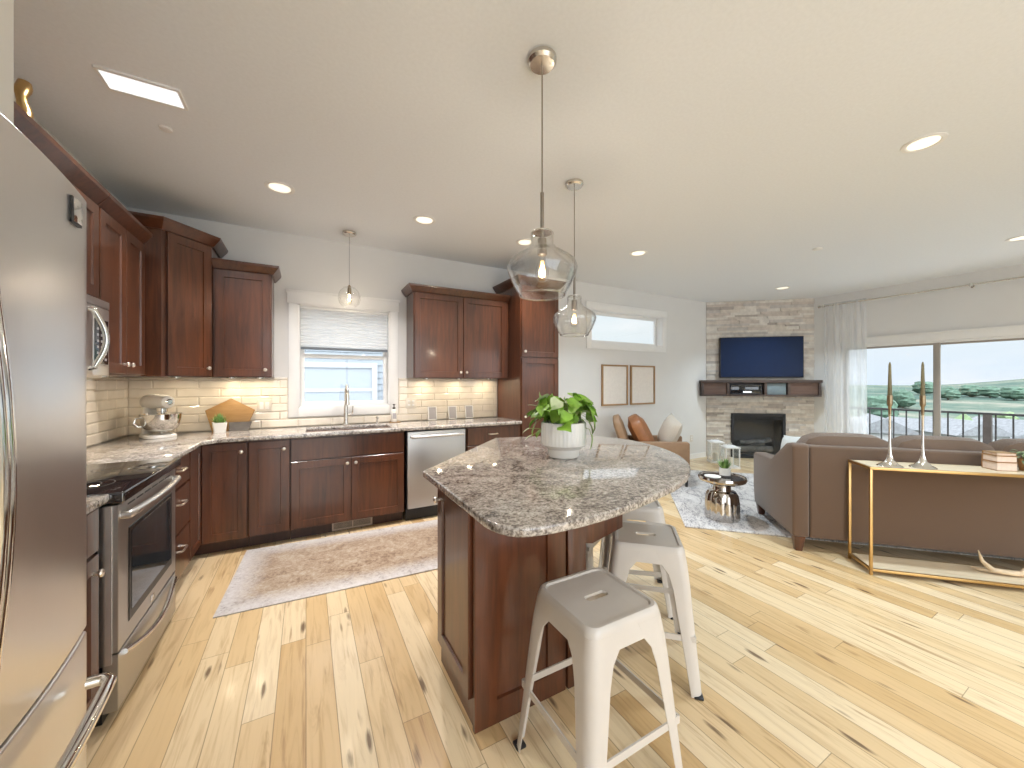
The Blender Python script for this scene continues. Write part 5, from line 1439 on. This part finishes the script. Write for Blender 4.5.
# ------------------------------------------------------------------ pictures on the back wall
for xa, xb, lab in ((3.858, 4.389, 'oak-framed pale print nearer the pantry, one of two on the wall'), (4.452, 4.996, 'oak-framed pale print nearer the fireplace, one of two on the wall')):
    t = thing('picture_frame', lab, 'picture', ((xa + xb) / 2, WB - 0.001, 1.305), 0, 'framed prints on the wall')
    hw = (xb - xa) / 2
    bm = NB(); frame_rect(bm, -hw, -0.31, hw, 0.31, 0.024, -0.028, 0.0, 0.002); obj('frame', bm, M['framewood'], t)
    bm = NB(); box(bm, -hw + 0.02, -0.012, -0.29, hw - 0.02, -0.006, 0.29); obj('print', bm, M['paper'], t)

# ------------------------------------------------------------------ fireplace wall
def at_fp(name, label, cat, s, off, z):
    p = FA + FT * s + FN * off
    return thing(name, label, cat, (p.x, p.y, z), FROT)
tv = at_fp('television', 'flat wall-mounted television with a dark blue screen above the mantel', 'television', 0.865, 0.075, 1.787)
bm = NB(); box(bm, -0.662, -0.012, -0.358, 0.662, 0.028, 0.358, 0.004); obj('body', bm, M['black'], tv)
bm = NB(); box(bm, -0.650, -0.014, -0.342, 0.650, -0.0115, 0.348); obj('screen', bm, M['tvscreen'], tv)
bm = NB(); box(bm, -0.2, 0.028, -0.15, 0.2, 0.05, 0.15); obj('wall_mount', bm, M['black'], tv)
mt = at_fp('mantel_shelf', 'dark wood mantel shelf with open compartments across the stone wall', 'shelf', 0.795, 0.0235, 1.105)
ML = 0.945; MD = 0.19; MH = 0.280
bm = NB()
box(bm, -ML, -MD - 0.01, MH - 0.045, ML, 0.0, MH, 0.003); box(bm, -ML + 0.012, -MD, 0.0, ML - 0.012, 0.0, 0.030, 0.003)
box(bm, -ML + 0.012, -0.012, 0.030, ML - 0.012, 0.0, MH - 0.045)
for x in (-ML + 0.012, -0.52, 0.07, 0.43, ML - 0.052):
    box(bm, x, -MD, 0.03, x + 0.04, -0.012, MH - 0.045, 0.002)
obj('frame', bm, M['mantelwood'], mt)
for a, b_ in ((-0.89, -0.525), (0.475, 0.89)):
    bm = NB(); box(bm, a, -MD + 0.02, 0.032, b_, -MD + 0.032, MH - 0.047); obj('panel', bm, M['brownpanel'], mt)
rc = at_fp('av_receiver', 'dark receiver with reflections inside the mantel compartment', 'receiver', 0.795 - 0.21, 0.0235 + 0.02, 1.138)
bm = NB(); box(bm, -0.25, -0.150, 0.006, 0.25, 0.0, 0.175, 0.004); obj('body', bm, M['receiver'], rc)
bm = NB(); box(bm, -0.24, -0.153, 0.02, 0.24, -0.149, 0.165, 0.001); fp_ = obj('front_panel', bm, M['blackglass'], rc)
bm = NB(); box(bm, -0.05, -0.155, 0.03, 0.08, -0.152, 0.055); obj('display', bm, M['chrome'], fp_)
for x in (-0.2, 0.2):
    bm = NB(); lathe(bm, [(0.02, 0), (0.02, 0.007)], (x, -0.075, 0), 12); obj('foot', bm, M['black'], rc)
bx_ = at_fp('media_box', 'blue-grey box inside the mantel compartment beside the receiver', 'box', 0.795 + 0.265, 0.0235 + 0.02, 1.1355)
bm = NB(); box(bm, -0.145, -0.150, 0.0, 0.145, 0.0, 0.185, 0.004); obj('body', bm, M['greybox'], bx_)
bm = NB(); box(bm, -0.146, -0.152, 0.185, 0.146, 0.002, 0.193, 0.002); obj('lid', bm, M['greybox'], bx_)
fb = at_fp('gas_fireplace', 'black glass-fronted gas fireplace set in the stone wall', 'fireplace', 0.84, 0.0, 0.0)
bm = NB(); frame_rect(bm, -0.435, 0.0, 0.435, 0.795, 0.045, -0.040, 0.012, 0.003); obj('surround', bm, M['firebox'], fb)
bm = NB()
for i in range(4): box(bm, -0.39, -0.034, 0.69 + i * 0.016, 0.39, -0.020, 0.699 + i * 0.016)
obj('louver', bm, M['firebox'], fb)
bm = NB(); box(bm, -0.39, 0.25, 0.03, 0.39, 0.26, 0.75); box(bm, -0.39, 0.0, 0.03, -0.38, 0.25, 0.75); box(bm, 0.38, 0.0, 0.03, 0.39, 0.25, 0.75); box(bm, -0.39, 0, 0.03, 0.39, 0.25, 0.045); box(bm, -0.39, 0, 0.74, 0.39, 0.25, 0.75); obj('firebox', bm, M['firebox'], fb)
bm = NB(); box(bm, -0.39, -0.014, 0.045, 0.39, -0.010, 0.685); obj('glass', bm, M['pane'], fb)
for a, b_, r in (((-0.30, 0.12, 0.13), (0.28, 0.10, 0.15), 0.055), ((-0.22, 0.17, 0.24), (0.16, 0.08, 0.27), 0.048), ((-0.05, 0.18, 0.20), (0.27, 0.11, 0.33), 0.042)):
    bm = NB(); tube(bm, [a, tuple((p + q_) / 2 + 0.012 for p, q_ in zip(a, b_)), b_], [r, r * 1.08, r * 0.9], 14); obj('log', bm, M['log'], fb)

# lanterns
def lantern(loc, rot, w, h, label):
    t = thing('lantern', label, 'lantern', loc, rot, 'white lanterns by the fireplace')
    q = 0.016; hw = w / 2
    bm = NB()
    for x in (-hw, hw - q):
        for y in (-hw, hw - q): box(bm, x, y, 0.03, x + q, y + q, h, 0.002)
    for z in (0.0, h - 0.02):
        box(bm, -hw - 0.006, -hw - 0.006, z, hw + 0.006, hw + 0.006, z + (0.03 if z < 0.01 else 0.02), 0.003)
    obj('frame', bm, M['trim'], t)
    bm = NB(); ring_loft(bm, [rrect(hw * 0.8, hw * 0.8, 0.01, 2, h), rrect(hw * 0.55, hw * 0.55, 0.01, 2, h + 0.02), rrect(0.02, 0.02, 0.005, 2, h + 0.025)], True, True, True); obj('lid', bm, M['trim'], t)
    bm = NB(); tube(bm, [(-0.035, 0, h + 0.02)] + [(-0.035 * math.cos(a), 0, h + 0.022 + 0.04 * math.sin(a)) for a in [PI * i / 10 for i in range(1, 10)]] + [(0.035, 0, h + 0.02)], 0.003, 6); obj('handle', bm, M['nickel'], t)
    bm = NB()
    for x0, y0, x1, y1 in ((-hw + q, -hw + 0.006, hw - q, -hw + 0.008), (-hw + q, hw - 0.008, hw - q, hw - 0.006), (-hw + 0.006, -hw + q, -hw + 0.008, hw - q), (hw - 0.008, -hw + q, hw - 0.006, hw - q)):
        box(bm, x0, y0, 0.03, x1, y1, h - 0.02)
    obj('pane', bm, M['pane'], t)
    bm = NB(); lathe(bm, [(0.042, 0.03), (0.042, 0.16), (0.03, 0.165), (0.004, 0.158)], seg=24); obj('candle', bm, M['wax'], t)
lantern((6.04, 3.86, 0.0005), FROT, 0.205, 0.355, 'white glass lantern with a candle standing against the wall beside the fireplace')
lantern((5.87, 3.52, 0.0005), FROT + 0.1, 0.215, 0.335, 'white glass lantern with a candle standing closer to the firebox, in front')

# ------------------------------------------------------------------ curtain and rod
cr_ = thing('curtain_rod', 'thin bronze curtain rod above the patio doors', 'curtain rod', (WR - 0.085, 0, 2.625))
bm = NB(); tube(bm, [(0, 3.02, 0), (0, -0.9, 0)], 0.011, 12); obj('rod', bm, M['nickel'], cr_)
bm = NB(); lathe(bm, [(0.012, 0), (0.022, 0.005), (0.022, 0.03), (0.014, 0.036)], seg=16); xf(bm, Matrix.Translation((0, 3.02, 0)) @ Matrix.Rotation(-PI / 2, 4, 'X')); obj('finial', bm, M['nickel'], cr_)
for y in (2.98, 1.386, -0.2):
    bm = NB(); tube(bm, [(0.083, y, 0.0), (0.0, y, 0.0)], 0.008, 8); box(bm, 0.078, y - 0.018, -0.03, 0.084, y + 0.018, 0.03, 0.002); lathe(bm, [(0.018, -0.02), (0.018, 0.02)], (0, y, 0), 14); obj('bracket', bm, M['nickel'], cr_)
bm = NB(); n = 150; rings = []
ya, yb = 2.97, 2.43
for zz in (2.655, 2.60, 2.45, 1.9, 1.2, 0.6, 0.02):
    amp = 0.016 if zz < 2.58 else 0.010
    spread = 1.0 + 0.03 * (2.65 - zz) / 2.6
    row = []
    for i in range(n + 1):
        u = i / n; y = ya + (yb - ya) * u * spread
        row.append((WR - 0.085 + amp * math.sin(u * 2 * PI * 6 + 0.5 * math.sin(u * 11)) + 0.006 * math.sin(u * 50 + zz), y, zz))
    rings.append(row)
ring_loft(bm, rings, False)
cu = obj('sheer_curtain', bm, M['sheer'], ang=3.0, fixn=False)
tag(cu, 'sheer white curtain hanging beside the fireplace at the patio doors', 'curtain')

# ------------------------------------------------------------------ outside: balcony
DZ = -0.12
bm = NB(); box(bm, WR + 0.15, -3.0, DZ - 0.15, 9.6, 3.6, DZ); o = obj('deck_floor', bm, M['deck']); o['kind'] = 'structure'
rl = thing('balcony_railing', 'dark metal balcony railing with thin balusters outside the patio doors', 'railing', (9.40, 0, DZ))
bm = NB(); box(bm, -0.022, -3.0, 0.955, 0.022, 3.55, 0.990, 0.003); obj('top_rail', bm, M['railmetal'], rl)
bm = NB(); box(bm, -0.015, -3.0, 0.08, 0.015, 3.55, 0.105); obj('bottom_rail', bm, M['railmetal'], rl)
y = -2.0
k = 0
while y < 3.5:
    bm = NB(); box(bm, -0.009, y - 0.009, 0.10, 0.009, y + 0.009, 0.957); obj('baluster', bm, M['railmetal'], rl)
    y += 0.165
for y in (3.50, 1.545, -0.75):
    bm = NB(); box(bm, -0.042, y - 0.042, 0.0, 0.042, y + 0.042, 0.958); obj('post', bm, M['postbrown'], rl)
# patio chair
pc = thing('patio_chair', 'white rounded patio chair on the balcony behind the candlesticks', 'chair', (8.62, 3.02, DZ), math.radians(110))
bm = NB(); lathe(bm, [(0.24, 0.30), (0.26, 0.34), (0.26, 0.42), (0.22, 0.44)], seg=28); obj('seat', bm, M['patio'], pc)
bm = NB(); rings = []
for zz, rr_ in ((0.40, 0.26), (0.62, 0.29), (0.80, 0.28), (0.86, 0.25)):
    rings.append([(rr_ * math.cos(a), rr_ * math.sin(a), zz - (0.16 if zz > 0.8 else 0.05) * (1 - math.sin(a)) ** 2 * 0.6) for a in [PI * (-0.15 + 1.3 * i / 24) for i in range(25)]])
ring_loft(bm, rings, False); o = obj('backrest', bm, M['patio'], pc); sm = o.modifiers.new('solid', 'SOLIDIFY'); sm.thickness = 0.05
for k in range(4):
    a = PI / 4 + k * PI / 2
    bm = NB(); tube(bm, [(0.19 * math.cos(a), 0.19 * math.sin(a), 0.31), (0.23 * math.cos(a), 0.23 * math.sin(a), 0.0)], 0.015, 8); obj('leg', bm, M['trim'], pc)

# terrain: a slope falling away to a valley with hills at the horizon
def terr(x, y):
    d = math.hypot(x, y)
    h = -4.0 - 9.0 * min(1, max(0, (d - 15) / 130))
    if d > 130: h += (d - 130) * 0.0275
    h += 1.8 * math.sin(x * 0.021 + 1.3) * math.cos(y * 0.017) * min(1, d / 150)
    if d > 430: h += 4.0 * math.sin(math.atan2(y, x) * 9 + 1.0) + 2.0 * math.sin(math.atan2(y, x) * 23)
    return h
bm = NB(); rows = []
for i in range(60):
    d = 11 * (620 / 11.0) ** (i / 59)
    rows.append([(d * math.cos(a), d * math.sin(a), terr(d * math.cos(a), d * math.sin(a))) for a in [math.radians(-65 + 190 * j / 90) for j in range(91)]])
ring_loft(bm, rows, False)
te = obj('terrain', bm, M['terrain'], fixn=False); te['kind'] = 'structure'

# trees
def blob(bm, c, r, rz, rnd, mi=0):
    n0 = len(bm.verts)
    bmesh.ops.create_icosphere(bm, subdivisions=3, radius=1.0)
    bm.verts.ensure_lookup_table()
    ph = [rnd.uniform(0, 6) for _ in range(6)]
    for v in bm.verts[n0:]:
        p = v.co.copy()
        k = 1 + 0.16 * math.sin(5 * p.x + ph[0]) * math.sin(4 * p.y + ph[1]) + 0.10 * math.sin(9 * p.z + ph[2] + 3 * p.x) + 0.06 * math.sin(17 * p.x + ph[3]) * math.sin(15 * p.y + ph[4]) + rnd.uniform(-0.05, 0.05)
        v.co = Vector((c[0] + p.x * r * k, c[1] + p.y * r * k, c[2] + p.z * rz * k))
def tree(x, y, h, r, mat, label):
    z = terr(x, y); rnd = random.Random(int(x * 7 + y * 13))
    t = thing('tree', label, 'tree', (x, y, z), 0, 'trees beyond the balcony')
    bm = NB(); tube(bm, [(0, 0, -0.3), (0.05, 0, h * 0.3), (0, 0.05, h * 0.6)], [r * 0.10, r * 0.075, r * 0.04], 8); obj('trunk', bm, M['bark'], t)
    bm = NB(); blob(bm, (0, 0, h * 0.56), r, h * 0.43, rnd); blob(bm, (r * 0.45, r * 0.3, h * 0.40), r * 0.8, h * 0.32, rnd); blob(bm, (-r * 0.4, -r * 0.4, h * 0.42), r * 0.8, h * 0.34, rnd); obj('crown', bm, mat, t)
def polar(px, d):
    u = (px - 512) / 374.0; a = math.sin(YAW) + u * math.cos(YAW); b = math.cos(YAW) - u * math.sin(YAW)
    return a * d, b * d
for px, d, h, r, m_, lab in (
    (964, 60, 5.4, 1.7, 'treelight', 'light green round tree just above the railing beyond the patio doors'),
    (980, 78, 5.6, 1.5, 'tree', 'dark green tree standing beside the light green round one'),
    (880, 120, 10.6, 3.9, 'tree', 'broad dark tree between the curtain and the first candlestick'),
    (903, 165, 8.0, 3.5, 'tree', 'dark tree on the slope behind the candlesticks'),
    (948, 190, 6.4, 3.6, 'tree', 'dark tree in the hedgerow right of the door post'),
    (970, 204, 6.6, 4.0, 'tree', 'dark tree in the middle of the hedgerow'),
    (990, 192, 6.2, 3.6, 'tree', 'dark hedgerow tree above the field'),
    (1014, 176, 6.4, 3.8, 'tree', 'dark hedgerow tree at the edge of the view'),
    (924, 235, 8.5, 5, 'tree', 'distant dark tree between the candlesticks and the door post'),
    (1006, 112, 5.2, 2.2, 'treelight', 'pale green tree among the roofs at the edge of the view')):
    a, b_ = polar(px, d); tree(a, b_, h, r, M[m_], lab)

def house(px, d, w, dp, h, rot, mat, label):
    x, y = polar(px, d); z = terr(x, y) - 0.4
    t = thing('house', label, 'house', (x, y, z), rot, 'houses below the balcony')
    bm = NB(); box(bm, -w / 2, -dp / 2, 0, w / 2, dp / 2, h); obj('wall', bm, mat, t)
    bm = NB(); rh = dp * 0.32
    v = [bm.verts.new(p) for p in ((-w / 2 - 0.4, -dp / 2 - 0.4, h), (w / 2 + 0.4, -dp / 2 - 0.4, h), (w / 2 + 0.4, dp / 2 + 0.4, h), (-w / 2 - 0.4, dp / 2 + 0.4, h), (-w / 2 - 0.4, 0, h + rh), (w / 2 + 0.4, 0, h + rh))]
    for f in ((0, 1, 5, 4), (2, 3, 4, 5), (1, 2, 5), (3, 0, 4), (3, 2, 1, 0)): bm.faces.new([v[i] for i in f])
    obj('roof', bm, M['roofgrey'], t, smooth=False)
    for i in range(3):
        xx = -w / 2 + w * (i + 0.5) / 3
        for sgn in (-1, 1):
            bm = NB(); box(bm, xx - 0.6, sgn * (dp / 2 - 0.03), h * 0.45, xx + 0.6, sgn * (dp / 2 + 0.05), h * 0.8); obj('window', bm, M['blackglass'], t)
for px, d, w, dp, h, rot, m_, lab in (
    (876, 42, 6.5, 5, 3.0, 0.5, 'housewall', 'pale house with grey roof beyond the sheer curtain'),
    (914, 70, 8, 6, 3.4, 1.1, 'housewall', 'pale house with grey roof between the candlesticks and the door post'),
    (954, 45, 6.5, 5, 3.2, 0.9, 'housewall', 'pale house below the light green round tree'),
    (996, 66, 9, 7, 3.6, 1.4, 'housetan', 'tan house with grey roof below the hedgerow field'),
    (1020, 47, 7, 6, 3.2, 0.7, 'housewall', 'pale house with grey roof at the frame edge'),
    (1006, 92, 12, 8, 4.2, 1.0, 'housewall', 'far pale house behind the tan house')):
    house(px, d, w, dp, h, rot, M[m_], lab)

# neighbouring house outside the kitchen window
nh = thing('neighbour_house', 'pale grey sided neighbouring house seen through the kitchen window', 'house', (0.2, 9.5, -3.2))
bm = NB(); box(bm, -4.0, 0, 0, 3.2, 5.0, 6.3); obj('wall', bm, M['siding'], nh)
bm = NB()
for i in range(40): 
    v = [bm.verts.new(p) for p in ((-4.0, -0.005, 0.15 * i + 0.15), (3.2, -0.005, 0.15 * i + 0.15), (3.2, -0.03, 0.15 * i), (-4.0, -0.03, 0.15 * i), (-4.0, 0.0, 0.15 * i), (3.2, 0.0, 0.15 * i))]
    bm.faces.new(v[:4]); bm.faces.new([v[3], v[2], v[5], v[4]])
obj('siding', bm, M['siding'], nh, smooth=False)
bm = NB(); frame_rect(bm, -1.6, 3.75, 1.3, 5.0, 0.12, -0.09, 0.0); box(bm, -1.48, -0.07, 4.33, 1.18, -0.01, 4.41); wn_ = obj('window', bm, M['sidingtrim'], nh)
bm = NB(); box(bm, -1.48, -0.05, 3.87, 1.18, -0.035, 4.88); obj('pane', bm, M['sidingpane'], wn_)
